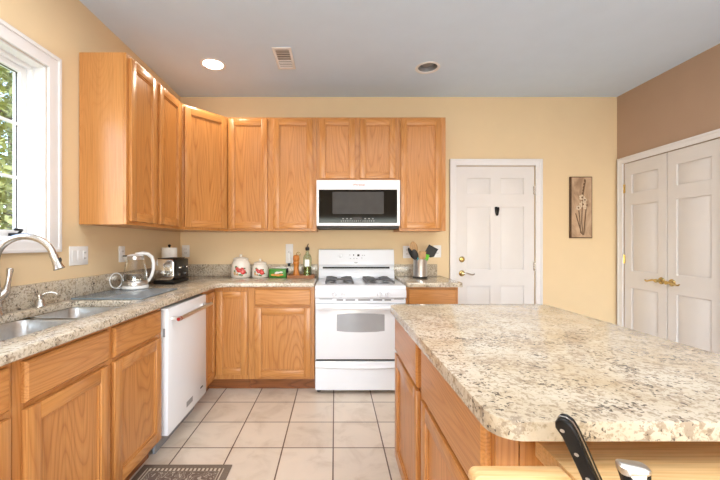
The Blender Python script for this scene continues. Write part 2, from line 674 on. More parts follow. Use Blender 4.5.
def casing(name, u0, u1, zt, w, fn, lab):
    mb = MB()
    o = [(u0 - w, 0), (u0, 0), (u0, zt), (u1, zt), (u1, 0), (u1 + w, 0), (u1 + w, zt + w), (u0 - w, zt + w)]
    mb.prism(o, [], 0.0, 0.016, fn)
    e = 0.022
    o = [(u0 - w, 0), (u0 - w + e, 0), (u0 - w + e, zt + w - e), (u1 + w - e, zt + w - e), (u1 + w - e, 0), (u1 + w, 0), (u1 + w, zt + w), (u0 - w, zt + w)]
    mb.prism(o, [], 0.0, 0.023, fn)
    return tag(mb.build(name, WHITET, bevel=0.003), lab, 'door trim', kind='structure')


casing('trim_1', DX0, DX1, DZ, 0.066, lambda u, v, w: (u, YB - w, v), 'white casing around the six panel door')
casing('trim_2', RY0, RY1, DZ, 0.060, lambda u, v, w: (XR - w, u, v), 'white casing around the closet double doors')


def panel_slab(w, h, panels):
    """front faces local -y, front surface at y = 0"""
    g = 0.004
    mb = MB()
    mb.box((g, 0.014, 0.008), (w - g, 0.040, h - g))
    mb.prism(rect(g, 0.008, w - g, h - g), [rect(*p) for p in panels], 0.0, 0.014, lambda u, v, q: (u, q, v))
    for x0, z0, x1, z1 in panels:
        i, j = 0.006, 0.034
        mb.hexa([(x0 + i, 0.0139, z0 + i), (x1 - i, 0.0139, z0 + i), (x1 - i, 0.0139, z1 - i), (x0 + i, 0.0139, z1 - i)],
                [(x0 + j, 0.001, z0 + j), (x1 - j, 0.001, z0 + j), (x1 - j, 0.001, z1 - j), (x0 + j, 0.001, z1 - j)])
    return mb


def lever_set(parent, x, z, direction, mat_l, mat_r, nm='door_handle'):
    h = MB().lathe([(0.030, 0), (0.031, 0.004), (0.026, 0.010), (0.013, 0.014), (0.011, 0.040), (0.016, 0.046), (0.016, 0.056), (0.0, 0.060)], n=22)
    ob = h.build(nm, mat_r, parent, loc=(x, 0, z), rot=(R(90), 0, 0))
    s = direction
    pts = [(0, -0.05, 0), (s * 0.03, -0.053, 0.004), (s * 0.06, -0.053, -0.004), (s * 0.085, -0.052, -0.012), (s * 0.105, -0.05, -0.010), (s * 0.112, -0.048, 0.0)]
    lv = MB().tube(pts, [0.010, 0.009, 0.0085, 0.008, 0.007, 0.005], 10).build('lever', mat_l, ob)
    lv.rotation_euler = (R(-90), 0, 0)
    return ob


def hinge(parent, x, z):
    mb = MB().tube([(x, -0.006, z - 0.045), (x, -0.006, z + 0.045)], 0.006, 10)
    mb.box((x - 0.014, -0.003, z - 0.042), (x + 0.014, 0.0, z + 0.042))
    return mb.build('hinge', BRASS, parent)


d1 = thing('door_1', 'white six panel door with brass deadbolt beside the right upper cabinet', 'door', (DX0, YB + 0.008, 0), 0, kind='structure')
W1 = DX1 - DX0
px0, px1, px2, px3 = 0.115, 0.355, 0.46, 0.70
P6 = []
for z0, z1 in ((0.25, 0.82), (0.985, 1.63), (1.76, 1.925)):
    P6 += [(px0, z0, px1, z1), (px2, z0, px3, z1)]
panel_slab(W1, DZ, P6).build('door_slab', DOORP, d1, bevel=0.0015, seg=1)
lever_set(d1, 0.062, 0.950, 1, NICKEL, BRASS)
mb = MB().lathe([(0.029, 0), (0.030, 0.006), (0.022, 0.014), (0.012, 0.016), (0.012, 0.022), (0, 0.022)], n=22)
mb.box((-0.004, -0.012, 0.02), (0.004, 0.012, 0.034))
mb.build('deadbolt', BRASS, d1, loc=(0.062, 0, 1.093), rot=(R(90), 0, 0))
for z in (1.80, 1.02, 0.25):
    o_ = hinge(d1, W1 - 0.002, z)
    o_.data.materials[0] = NICKEL


def closet_leaf(name, lab, y_hi, w):
    d = thing(name, lab, 'door', (XR + 0.004, y_hi, 0), R(-90), kind='structure')
    a = 0.085
    P = [(a, 0.25, w - a, 0.82), (a, 0.985, w - a, 1.63), (a, 1.745, w - a, 1.925)]
    panel_slab(w, DZ, P).build('door_slab', DOORP, d, bevel=0.0015, seg=1)
    return d


d2 = closet_leaf('door_2', 'left white closet door leaf, nearer the cream wall, with brass lever', RY1, RY1 - RYM)
lever_set(d2, 0.450 - 0.050, 0.925, -1, BRASS, BRASS)
for z in (1.80, 1.10, 0.3):
    hinge(d2, 0.0, z)
d3 = closet_leaf('door_3', 'right white closet door leaf, cut by the photo edge, with brass lever', RYM, RYM - RY0)
lever_set(d3, 0.048, 0.918, 1, BRASS, BRASS)
for z in (1.80, 1.10, 0.3):
    hinge(d3, RYM - RY0, z)

# ------------------------------------------------------------------ sink window
w1 = thing('window_1', 'white framed casement window over the sink with greenery outside', 'window', (XL, 0, 0), kind='structure')
fx = lambda u, v, q: (q, u, v)
MB().prism(rect(LY0 - 0.08, LZ0 - 0.055, LY1 + 0.08, LZ1 + 0.08), [rect(LY0, LZ0, LY1, LZ1)], 0.0, 0.018, fx)\
    .prism(rect(LY0 - 0.08, LZ0 - 0.055, LY1 + 0.08, LZ1 + 0.08), [rect(LY0 - 0.06, LZ0 - 0.035, LY1 + 0.06, LZ1 + 0.06)], 0.0, 0.026, fx)\
    .build('window_casing', WHITET, w1, bevel=0.003)
mb = MB()
mb.prism(rect(LY0, LZ0, LY1, LZ1), [rect(LY0 + 0.012, LZ0 + 0.012, LY1 - 0.012, LZ1 - 0.012)], -0.15, 0.0, fx)
mb.prism(rect(LY0 + 0.012, LZ0 + 0.012, LY1 - 0.012, LZ1 - 0.012), [rect(LY0 + 0.03, LZ0 + 0.03, LY1 - 0.03, LZ1 - 0.03)], -0.13, -0.055, fx)
ym = (LY0 + LY1) / 2
mb.box((-0.13, ym - 0.03, LZ0 + 0.03), (-0.055, ym + 0.03, LZ1 - 0.03))
mb.build('jamb_frame', WINW, w1, bevel=0.002)
for a, b in ((LY0 + 0.03, ym - 0.03), (ym + 0.03, LY1 - 0.03)):
    s = MB().prism(rect(a, LZ0 + 0.03, b, LZ1 - 0.03), [rect(a + 0.035, LZ0 + 0.062, b - 0.035, LZ1 - 0.062)], -0.125, -0.08, fx)
    s = s.build('sash', WINW, w1, bevel=0.003)
    MB().box((-0.106, a + 0.032, LZ0 + 0.06), (-0.100, b - 0.032, LZ1 - 0.06)).build('glass_pane', PANE, s)
    g_ = MB()
    for z in (1.60, 1.885):
        g_.box((-0.108, a + 0.03, z - 0.008), (-0.098, b - 0.03, z + 0.008))
    g_.box((-0.1075, (a + b) / 2 - 0.008, LZ0 + 0.06), (-0.0985, (a + b) / 2 + 0.008, LZ1 - 0.06))
    g_.build('grille', WINW, s)
    gs = MB().prism(rect(a + 0.031, LZ0 + 0.058, b - 0.031, LZ1 - 0.058), [rect(a + 0.037, LZ0 + 0.064, b - 0.037, LZ1 - 0.064)], -0.108, -0.099, fx)
    gs.build('gasket', DARKV, s)
    MB().box((-0.078, b - 0.11, LZ0 + 0.028), (-0.045, b - 0.04, LZ0 + 0.046)).tube([(-0.055, b - 0.075, LZ0 + 0.045), (-0.04, b - 0.075, LZ0 + 0.062), (-0.036, b - 0.12, LZ0 + 0.064)], 0.007, 8)\
        .build('crank_handle', BLACKP, s, bevel=0.003)


# ================================================================== cabinets
def raised(mb, x0, z0, x1, z1, y0, y1, c, m):
    """slab whose front edge is chamfered by c, front at y0"""
    mb.hexa([(x0, y1, z0), (x1, y1, z0), (x1, y1, z1), (x0, y1, z1)],
            [(x0, y0 + c, z0), (x1, y0 + c, z0), (x1, y0 + c, z1), (x0, y0 + c, z1)], m)
    mb.hexa([(x0, y0 + c, z0), (x1, y0 + c, z0), (x1, y0 + c, z1), (x0, y0 + c, z1)],
            [(x0 + c, y0, z0 + c), (x1 - c, y0, z0 + c), (x1 - c, y0, z1 - c), (x0 + c, y0, z1 - c)], m)


def cab_door(parent, x0, z0, x1, z1, rotz=0.0, origin=None):
    w, h = x1 - x0, z1 - z0
    s = min(0.056, w * 0.2)
    mb = MB()
    T = 0.020
    mb.box((0, -T, 0), (s, 0, h), 0)
    mb.box((w - s, -T, 0), (w, 0, h), 0)
    mb.box((s, -T, 0), (w - s, 0, s), 1)
    mb.box((s, -T, h - s), (w - s, 0, h), 1)
    loc = origin if origin else (x0, 0, z0)
    d = mb.build('door', [OAKV, OAKH], parent, loc=loc, rot=(0, 0, rotz), bevel=0.0022, seg=2)
    p = MB()
    # sloped bead around the panel and the flat panel behind it
    b = 0.009
    p.hexa([(s, -0.0015, s), (w - s, -0.0015, s), (w - s, -0.0015, h - s), (s, -0.0015, h - s)],
           [(s + 0.0005, -0.008, s + 0.0005), (w - s - 0.0005, -0.008, s + 0.0005), (w - s - 0.0005, -0.008, h - s - 0.0005), (s + 0.0005, -0.008, h - s - 0.0005)])
    p.build('door_panel', OAKP, d)
    q = MB()
    q.prism(rect(s, s, w - s, h - s), [rect(s + b, s + b, w - s - b, h - s - b)], -0.0135, -0.006, lambda u, v, r: (u, r, v))
    q.build('panel_bead', OAKV, d, bevel=0.002, seg=2)
    return d


def cab_drawer(parent, x0, z0, x1, z1):
    mb = MB()
    raised(mb, 0, 0, x1 - x0, z1 - z0, -0.020, 0.0, 0.008, 0)
    return mb.build('drawer', OAKH, parent, loc=(x0, 0, z0))


def carcass(root, w, h, depth, z0, toe, fronts, rails, stiles, hollow_top=True):
    mb = MB()
    t_ = 0.016
    zb = z0
    mb.box((0, 0.019, zb), (t_, depth, h), 0)
    mb.box((w - t_, 0.019, zb), (w, depth, h), 0)
    mb.box((t_, 0.019, zb), (w - t_, depth, zb + t_), 0)
    mb.box((t_, depth - 0.01, zb + t_), (w - t_, depth, h), 0)
    if not hollow_top:
        mb.box((t_, 0.019, h - t_), (w - t_, depth - 0.01, h), 0)
    mb.build('carcass', [OAKS], root)
    ff = MB()
    for a, b in stiles:
        ff.box((a, 0, zb), (b, 0.019, h), 0)
    st = sorted(stiles)
    for (a0, a1), (b0, b1) in zip(st[:-1], st[1:]):
        for r0, r1 in rails:
            ff.box((a1, 0.0004, r0), (b0, 0.019, r1), 1)
    ff.build('face_frame', [OAKV, OAKH], root, bevel=0.001, seg=1)
    if toe:
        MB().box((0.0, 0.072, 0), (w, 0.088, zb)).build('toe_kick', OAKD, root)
    for kind, x0, za, x1, zz in fronts:
        (cab_door if kind == 'door' else cab_drawer)(root, x0, za, x1, zz)


BH, TOE = 0.888, 0.107
BR = [(TOE, 0.145), (0.700, 0.745), (0.855, BH)]
FX, FY = -1.02, 2.96
ZD = (0.131, 0.712)
ZR = (0.733, 0.868)

c = thing('base_cabinet', 'oak base cabinet cut by the left photo edge, nearest under the sink counter', 'cabinet', (FX, 0.45, 0), R(90), 'oak base cabinets')
carcass(c, 0.653, BH, 0.555, TOE, True, [('door', 0.02, ZD[0], 0.632, ZD[1]), ('drawer', 0.02, ZR[0], 0.632, ZR[1])], BR, [(0, 0.04), (0.613, 0.653)])
c = thing('sink_base_cabinet', 'oak double door base cabinet under the sink', 'cabinet', (FX, 1.105, 0), R(90), 'oak base cabinets')
carcass(c, 0.945, BH, 0.555, TOE, True, [('door', 0.031, ZD[0], 0.451, ZD[1]), ('door', 0.487, ZD[0], 0.915, ZD[1]), ('drawer', 0.031, ZR[0], 0.451, ZR[1]), ('drawer', 0.487, ZR[0], 0.915, ZR[1])],
        BR, [(0, 0.045), (0.435, 0.503), (0.895, 0.945)])

# corner cabinet with a folding pair of doors
c = thing('corner_base_cabinet', 'oak corner base cabinet between dishwasher and drawer cabinet', 'cabinet', (-1.58, 2.685, 0), 0, 'oak base cabinets')
ox, oy = -1.58, 2.685
L = [(-1.575, 2.70), (-1.02, 2.70), (-1.02, 2.96), (-0.735, 2.96), (-0.735, 3.575), (-1.575, 3.575)]
MB().prism([(x - ox, y - oy) for x, y in L], [], TOE, BH - 0.002).build('carcass', OAKV, c)
L = [(-1.575, 2.70), (-1.09, 2.70), (-1.09, 3.03), (-0.735, 3.03), (-0.735, 3.575), (-1.575, 3.575)]
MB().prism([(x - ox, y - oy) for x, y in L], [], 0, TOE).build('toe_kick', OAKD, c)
cab_door(c, 0, 0.15, 0.232, 0.852, R(90), (-1.02 - ox, 2.706 - oy, 0.15))
cab_door(c, 0, 0.15, 0.258, 0.852, 0, (-1.000 - ox, 2.96 - oy, 0.15))

c = thing('drawer_base_cabinet', 'oak base cabinet with one drawer and one door left of the range', 'cabinet', (-0.733, FY, 0), 0, 'oak base cabinets')
carcass(c, 0.560, BH, 0.61, TOE, True, [('door', 0.055, ZD[0], 0.528, ZD[1]), ('drawer', 0.055, ZR[0], 0.528, ZR[1])], BR, [(0, 0.07), (0.512, 0.56)])
c = thing('drawer_base_cabinet', 'oak base cabinet under the utensil crock right of the range', 'cabinet', (0.600, FY, 0), 0, 'oak base cabinets')
carcass(c, 0.44, BH, 0.61, TOE, True, [('door', 0.02, ZD[0], 0.42, ZD[1]), ('drawer', 0.02, ZR[0], 0.42, ZR[1])], BR, [(0, 0.035), (0.405, 0.44)])

# ---- wall cabinets
UZ0, UZ1 = 1.371, 2.430
UY = 3.262


def upper(lab, loc, rotz, w, h, depth, fronts, stiles, z0):
    c = thing('wall_cabinet', lab, 'cabinet', (loc[0], loc[1], z0), rotz, 'oak wall cabinets')
    carcass(c, w, h, depth, 0.0, False, fronts, [(0, 0.045), (h - 0.055, h)], stiles, False)
    return c


H = UZ1 - UZ0
dz0, dz1 = 0.022, H - 0.022
c = upper('oak wall cabinet whose plain side panel faces the window', (-1.285, 2.155, 0), R(90), 0.785, H, 0.29,
          [('door', 0.024, dz0, 0.338, dz1), ('door', 0.384, dz0, 0.728, dz1)], [(0, 0.04), (0.325, 0.398), (0.715, 0.785)], UZ0)
c = upper('oak double door wall cabinet above the canisters', (-1.0, UY, 0), 0, 0.828, H, 0.313,
          [('door', 0.012, dz0, 0.372, dz1), ('door', 0.425, dz0, 0.795, dz1)], [(0, 0.03), (0.355, 0.44), (0.78, 0.828)], UZ0)
MH = UZ1 - 1.842
c = upper('short oak double door wall cabinet above the microwave', (-0.171, UY, 0), 0, 0.766, MH, 0.313,
          [('door', 0.026, 0.016, 0.357, MH - 0.022), ('door', 0.402, 0.016, 0.732, MH - 0.022)], [(0, 0.042), (0.34, 0.418), (0.716, 0.766)], 1.842)
c = upper('oak single door wall cabinet next to the six panel door', (0.597, UY, 0), 0, 0.434, H, 0.313,
          [('door', 0.014, dz0, 0.390, dz1)], [(0, 0.03), (0.374, 0.434)], UZ0)
# diagonal corner wall cabinet
c = thing('corner_wall_cabinet', 'diagonal oak corner wall cabinet above the toaster', 'cabinet', (-1.285, 2.942, UZ0), 0, 'oak wall cabinets')
ox, oy = -1.285, 2.942
L = [(-1.575, 2.942), (-1.285, 2.942), (-1.002, 3.262), (-1.002, 3.575), (-1.575, 3.575)]
MB().prism([(x - ox, y - oy) for x, y in L], [], 0, H).build('carcass', [OAKV], c, bevel=0.001, seg=1)
dl = math.hypot(0.283, 0.320)
da = math.atan2(0.320, 0.283)
cab_door(c, 0, dz0, dl - 0.03, dz1, da, (0.015 * math.cos(da), 0.015 * math.sin(da), dz0))

# ================================================================== counters
CT = thing('kitchen_countertop', 'L shaped speckled granite countertop around the sink', 'countertop', (-0.98, 0.45, 0.888))
ox, oy = -0.98, 0.45
L = [(-1.578, 0.45), (-0.98, 0.45), (-0.98, 2.80), (-0.965, 2.862), (-0.925, 2.905), (-0.86, 2.925), (-0.173, 2.925), (-0.173, 3.578), (-1.578, 3.578)]
SX0, SX1, SY0, SY1 = -1.495, -1.115, 1.17, 2.0
MB().prism([(x - ox, y - oy) for x, y in L], [[(x - ox, y - oy) for x, y in rrect(SX0, SY0, SX1, SY1, 0.05)]], 0.0005, 0.037)\
    .build('slab', GRAN, CT, bevel=0.007, seg=3)
mb = MB().box((-1.579 - ox, 0.45 - oy, 0.037), (-1.559 - ox, 3.578 - oy, 0.155))
mb.box((-1.559 - ox, 3.558 - oy, 0.037), (-0.173 - ox, 3.578 - oy, 0.155))
mb.build('backsplash', GRAN, CT, bevel=0.002)
CT2 = thing('kitchen_countertop', 'short granite countertop under the utensil crock', 'countertop', (0.60, 2.925, 0.888))
MB().prism(rrect(0, 0, 0.472, 0.653, 0.02), [], 0.0005, 0.037).build('slab', GRAN, CT2, bevel=0.007, seg=3)
MB().box((0.0, 0.633, 0.037), (0.44, 0.653, 0.155)).build('backsplash', GRAN, CT2, bevel=0.002)
ZT = 0.9255

# ---- sink
sk = thing('double_sink', 'stainless steel double bowl sink set in the granite below the window', 'sink', (-1.26, 1.45, 0.888))


def bowl(x0, y0, x1, y1, d, rim):
    ox, oy = -1.26, 1.45
    mb = MB()
    lps = []
    for ins, z, r in ((-0.012, -0.001, 0.06), (0.0, -0.001, 0.05), (0.004, -0.02, 0.05), (0.012, -d + 0.03, 0.05), (0.03, -d + 0.004, 0.045), (0.06, -d, 0.03)):
        lps.append([(x - ox, y - oy, z) for x, y in rrect(x0 + ins, y0 + ins, x1 - ins, y1 - ins, r, 6)])
    mb.loft(lps, False, True)
    o = mb.build('bowl', SINKS, sk)
    cx, cy = (x0 + x1) / 2 - ox, (y0 + y1) / 2 - oy
    MB().lathe([(0.042, -d + 0.001), (0.040, -d + 0.004), (0.028, -d + 0.002), (0.0, -d + 0.002)], (cx, cy, 0), 22).build('drain', CHROME, o)


bowl(-1.505, 1.16, -1.105, 1.675, 0.20, 0)
bowl(-1.505, 1.715, -1.105, 2.01, 0.18, 0)

# ---- faucet
fc = thing('kitchen_faucet', 'tall brushed nickel gooseneck faucet with side lever at the sink', 'faucet', (-1.525, 1.572, ZT))
MB().lathe([(0.030, 0), (0.030, 0.006), (0.024, 0.014), (0.021, 0.05), (0.019, 0.12), (0.0135, 0.17)], n=24).build('base', NICKEL, fc)
dirx, diry = 0.225, 0.050
ln_ = math.hypot(dirx, diry)
pts = [(0, 0, 0.15), (0, 0, 0.20), (0, 0, 0.244)]
rr = ln_ / 2
for k in range(1, 15):
    a = PI - R(166) * k / 14
    s = rr + rr * math.cos(a)
    z = 0.244 + rr * 1.0 * math.sin(a)
    pts.append((dirx * s / ln_, diry * s / ln_, z))
MB().tube(pts, [0.0145] * (len(pts) - 1) + [0.0135], 16).build('spout', NICKEL, fc)
e0 = Vector(pts[-1])
dd = (Vector(pts[-1]) - Vector(pts[-2])).normalized()
hd = MB().tube([e0 - dd * 0.004, e0 + dd * 0.004, e0 + dd * 0.012, e0 + dd * 0.05, e0 + dd * 0.066, e0 + dd * 0.068], [0.015, 0.0165, 0.0155, 0.019, 0.0235, 0.021], 18).build('spray_head', NICKEL, fc)
sdv = Vector((dirx, diry, 0)).normalized()
bp = e0 + dd * 0.03 + sdv * 0.0165 + Vector((0, 0, 0.006))
MB().ball(bp, (0.006, 0.006, 0.013), 10, 6).build('spray_button', RUBBER, hd)
lv = MB().tube([(0.0, 0.0, 0.075), (0.006, 0.03, 0.095), (0.010, 0.042, 0.112)], [0.020, 0.021, 0.015], 16)
lv.tube([(0.009, 0.038, 0.100), (0.012, 0.046, 0.14), (0.014, 0.050, 0.17), (0.016, 0.053, 0.205), (0.016, 0.054, 0.212)], [0.017, 0.011, 0.010, 0.014, 0.012], 14)
lv.build('lever', NICKEL, fc)

sp = thing('soap_dispenser', 'small nickel soap pump set in the granite beside the sink', 'soap dispenser', (-1.527, 1.81, ZT))
MB().lathe([(0.027, 0), (0.027, 0.004), (0.022, 0.010), (0.020, 0.030), (0.015, 0.040), (0.011, 0.042), (0.011, 0.052), (0.016, 0.054), (0.016, 0.064), (0, 0.066)], n=20).build('pump_body', NICKEL, sp)
MB().tube([(0, 0, 0.058), (0.022, 0.012, 0.070), (0.042, 0.022, 0.073), (0.06, 0.03, 0.067), (0.066, 0.033, 0.058)], [0.007, 0.0065, 0.006, 0.0055, 0.005], 10).build('spout', NICKEL, sp)

# ---- dishwasher
dw = thing('dishwasher', 'white dishwasher with steel bar handle under the granite', 'dishwasher', (FX, 2.062, 0), R(90))
MB().box((0.006, 0.02, 0.10), (0.612, 0.55, 0.872)).build('tub', GREYV, dw)
dr = MB().box((0.003, -0.035, 0.115), (0.615, 0.019, 0.868)).build('door', ENAMEL, dw, bevel=0.004)
MB().box((0.02, 0.05, 0.0), (0.60, 0.065, 0.108)).build('kick_plate', GREYV, dw)
hm = MB().tube([(0.03, -0.085, 0.800), (0.585, -0.085, 0.800)], 0.012, 16)
hm.box((0.045, -0.08, 0.792), (0.070, -0.034, 0.808)).box((0.545, -0.08, 0.792), (0.570, -0.034, 0.808))
hb = hm.build('handle', STEEL, dr)
MB().tube([(0.0275, -0.085, 0.80), (0.031, -0.085, 0.80)], 0.0105, 16).tube([(0.048, -0.085, 0.80), (0.056, -0.085, 0.80)], 0.0128, 16).build('red_medallion', REDM, hb)
MB().box((0.26, -0.0362, 0.165), (0.36, -0.0345, 0.20)).build('label_plate', GREYV, dr)
MB().box((0.50, -0.0362, 0.19), (0.545, -0.0345, 0.20)).build('logo', DARKV, dr)
MB().box((0.0022, -0.018, 0.70), (0.0035, -0.004, 0.75)).build('side_vent', GREYV, dr)

# ================================================================== range
RX = -0.167
rg = thing('gas_range', 'white freestanding gas range with oven and storage drawer', 'range', (RX, 2.915, 0), 0)
RW = 0.760
MB().box((0.002, 0.03, 0.03), (RW - 0.002, 0.645, 0.870)).build('body', ENAMEL, rg, bevel=0.003)
for x in (0.03, RW - 0.03):
    for y in (0.06, 0.60):
        MB().lathe([(0.016, 0), (0.016, 0.012), (0.010, 0.014), (0.010, 0.031)], (x, y, 0), 14).build('leg', DARKV, rg)
# cooktop with raised edge
mb = MB().hexa([(0, -0.005, 0.868), (RW, -0.005, 0.868), (RW, 0.60, 0.868), (0, 0.60, 0.868)],
               [(0, 0.010, 0.903), (RW, 0.010, 0.903), (RW, 0.60, 0.912), (0, 0.60, 0.912)])
mb.build('cooktop', ENAMEL, rg, bevel=0.007, seg=3)
# slanted manifold panel with knobs
mb = MB().hexa([(0.0, -0.012, 0.803), (RW, -0.012, 0.803), (RW, 0.05, 0.803), (0.0, 0.05, 0.803)],
               [(0.0, -0.003, 0.868), (RW, -0.003, 0.868), (RW, 0.05, 0.868), (0.0, 0.05, 0.868)])
mp = mb.build('control_panel', ENAMEL, rg, bevel=0.003)
for x in (0.158, 0.228, 0.535, 0.603):
    k = MB().lathe([(0.021, 0), (0.021, 0.004), (0.018, 0.007), (0.0165, 0.022), (0.013, 0.025), (0, 0.025)], n=20)
    k.box((-0.004, -0.017, 0.02), (0.004, 0.017, 0.032))
    k.build('knob', ENAMEL, rg, loc=(x, -0.008, 0.835), rot=(R(98), 0, 0), bevel=0.001, seg=1)
# vent strip below the panel
vs_ = MB().box((0.004, 0.005, 0.755), (RW - 0.004, 0.05, 0.803)).build('vent_strip', ENAMEL, rg)
mb = MB()
for a, b in ((0.035, 0.145), (0.18, 0.235), (0.255, 0.335), (0.36, 0.46), (0.485, 0.56), (0.58, 0.635), (0.66, 0.74)):
    mb.box((a, 0.003, 0.777 if 0.15 < a < 0.65 else 0.788), (b, 0.006, 0.789 if 0.15 < a < 0.65 else 0.793))
mb.box((0.004, 0.0, 0.798), (RW - 0.004, 0.006, 0.803))
mb.build('vent_slot', GREYV, vs_)
# oven door
od = MB().box((0.004, -0.012, 0.292), (RW - 0.004, 0.028, 0.752)).build('oven_door', ENAMEL, rg, bevel=0.006, seg=3)
wpts = [(0.182, 0.53), (0.25, 0.522), (0.38, 0.518), (0.51, 0.522), (0.578, 0.53), (0.578, 0.665), (0.50, 0.672), (0.38, 0.675), (0.26, 0.672), (0.182, 0.665)]
MB().prism(wpts, [], -0.0135, -0.010, lambda u, v, q: (u, q, v)).build('oven_window', GRAYW, od)
hd = []
for k in range(13):
    s = k / 12
    bow = math.sin(PI * s)
    x = 0.02 + (RW - 0.04) * s
    y, z = -0.045 - 0.012 * bow, 0.728
    hd.append([(x, y + dy, z + dz_ - 0.006 * bow) for dy, dz_ in ((0, -0.016), (0.016, -0.016), (0.02, 0), (0.016, 0.014), (0, 0.016), (-0.008, 0.0))])
mb = MB().loft(hd)
mb.box((0.02, -0.04, 0.714), (0.07, -0.01, 0.742)).box((RW - 0.07, -0.04, 0.714), (RW - 0.02, -0.01, 0.742))
mb.build('oven_handle', ENAMEL, od)
# dark gap and storage drawer with a curved finger pull
MB().box((0.01, 0.01, 0.276), (RW - 0.01, 0.028, 0.292)).build('gap_strip', DARKV, rg)
n = 17
front = []
sdw = MB()
prof = []
for k in range(n):
    s = k / (n - 1)
    x = 0.004 + (RW - 0.008) * s
    lip = 0.236 - 0.014 * math.sin(PI * s)
    prof.append([(x, -0.012, 0.038), (x, -0.012, lip - 0.030), (x, -0.010, lip - 0.014), (x, -0.014, lip - 0.012), (x, -0.026, lip - 0.004), (x, -0.026, lip + 0.004), (x, -0.012, lip + 0.020),
                 (x, -0.008, 0.274), (x, 0.028, 0.274), (x, 0.028, 0.038)])
sdw.loft(prof)
sdw.build('storage_drawer', ENAMEL, rg)
# backguard
bg_ = MB()
pr = [(0.545, 0.905), (0.655, 0.905), (0.655, 1.185), (0.635, 1.197), (0.60, 1.197), (0.585, 1.190), (0.560, 1.045), (0.575, 1.03), (0.575, 1.0), (0.56, 0.99)]
bg_.loft([[(x, y, z) for y, z in pr] for x in (0.004, RW - 0.004)])
bgo = bg_.build('backguard', ENAMEL, rg, bevel=0.004, seg=2)
MB().box((0.045, 0.566, 1.006), (RW - 0.05, 0.577, 1.023)).build('oven_vent_slot', BLACKP, bgo)
sl = math.atan2(0.025, 0.145)
cp = thing  # keep short names local


def on_guard(x, z):
    return (x, 0.560 + (z - 1.045) * 0.1724, z)


k = MB().lathe([(0.024, 0), (0.024, 0.003), (0.019, 0.006), (0.018, 0.018), (0, 0.019)], n=20).box((-0.004, -0.017, 0.016), (0.004, 0.017, 0.024))
x, y, z = on_guard(0.225, 1.135)
k.build('selector_knob', ENAMEL, bgo, loc=(x, y, z), rot=(R(90) - sl, 0, 0))
x, y, z = on_guard(0.385, 1.125)
MB().box((-0.085, -0.035, 0), (0.10, 0.035, 0.0015)).build('clock_panel', ENAMEL, bgo, loc=(x, y, z), rot=(R(90) - sl, 0, 0))
MB().box((0.004, 0.002, 0.0014), (0.026, 0.022, 0.003)).build('clock_display', BLACKP, bgo, loc=(x, y, z), rot=(R(90) - sl, 0, 0))
MB().box((-0.037, 0.008, 0.0014), (-0.028, 0.022, 0.003)).build('indicator_mark', BLACKP, bgo, loc=(x, y, z), rot=(R(90) - sl, 0, 0))
for bx, by in ((-0.07, 0.015), (0.05, -0.015), (0.055, 0.012), (0.075, 0.012), (-0.065, -0.02), (-0.03, -0.02), (0.0, -0.02)):
    MB().box((bx - 0.005, by - 0.003, 0.0014), (bx + 0.005, by + 0.003, 0.0024)).build('button', GREYTX, bgo, loc=(x, y, z), rot=(R(90) - sl, 0, 0))
x, y, z = on_guard(0.375, 1.063)
MB().prism([(-0.02, 0), (-0.012, 0.005), (0.012, 0.005), (0.02, 0), (0.012, -0.005), (-0.012, -0.005)], [], 0, 0.0015).build('logo_badge', GREYTX, bgo, loc=(x, y, z), rot=(R(90) - sl, 0, 0))
# grates and burners
for gx in (0.205, 0.555):
    g = MB()
    x0, x1, y0, y1, zt = gx - 0.118, gx + 0.118, 0.075, 0.475, 0.937
    for sg in (-1, 1):
        for k in range(6):
            q = k / 5.0
            yo, yi = y0 + (y1 - y0) * q, 0.275 + (q - 0.5) * 0.20
            xo, xm, xi = gx + sg * 0.116, gx + sg * 0.070, gx + sg * 0.024
            g.tube([(xo, yo, 0.912), (xo, yo, zt - 0.006), (xm, (yo + yi) / 2, zt), (xi, yi, zt - 0.004)], 0.0075, 6)
        g.tube([(gx + sg * 0.116, y0, zt - 0.010), (gx + sg * 0.116, y1, zt - 0.010)], 0.007, 6)
        g.tube([(gx + sg * 0.068, y0 + 0.075, zt - 0.006), (gx + sg * 0.068, y1 - 0.075, zt - 0.006)], 0.0065, 6)
    g.tube([(gx - 0.116, 0.275, zt - 0.008), (gx + 0.116, 0.275, zt - 0.008)], 0.006, 6)
    g.build('grate', CASTI, rg)
    for cy in (0.175, 0.375):
        MB().lathe([(0.085, 0.903), (0.080, 0.912), (0.045, 0.910), (0.042, 0.922), (0.038, 0.930), (0, 0.932)], (gx, cy, 0), 22).build('burner', GREYV, rg)

# ================================================================== microwave
mw = thing('microwave_oven', 'white over the range microwave with black glass door', 'microwave', (-0.168, 3.165, 1.392))
MWW = 0.757
MB().box((0.002, 0.03, 0.020), (MWW - 0.002, 0.41, 0.440)).build('body', MATTEW, mw, bevel=0.003)
MB().box((0.006, 0.02, 0.0), (MWW - 0.006, 0.40, 0.021)).box((0.03, 0.02, -0.006), (0.10, 0.10, 0.003)).box((MWW - 0.10, 0.02, -0.006), (MWW - 0.03, 0.10, 0.003)).build('vent_tray', DARKV, mw, bevel=0.002)
md = MB().prism(rect(0, 0.022, MWW, 0.437), [rect(0.022, 0.048, MWW - 0.026, 0.350)], 0.0, 0.032, lambda u, v, q: (u, q, v)).build('door', ENAMEL, mw, bevel=0.003)
MB().box((0.021, 0.004, 0.047), (MWW - 0.025, 0.030, 0.351)).build('door_glass', BLACKG, md)
MB().prism(rrect(0.145, 0.130, 0.610, 0.330, 0.012), [], 0.0025, 0.0045, lambda u, v, q: (u, q, v)).build('viewing_window', MWWIN, md)
mb = MB()
for k in range(16):
    mb.box((0.22 + k * 0.0195, 0.003, 0.064), (0.231 + k * 0.0195, 0.0045, 0.069))
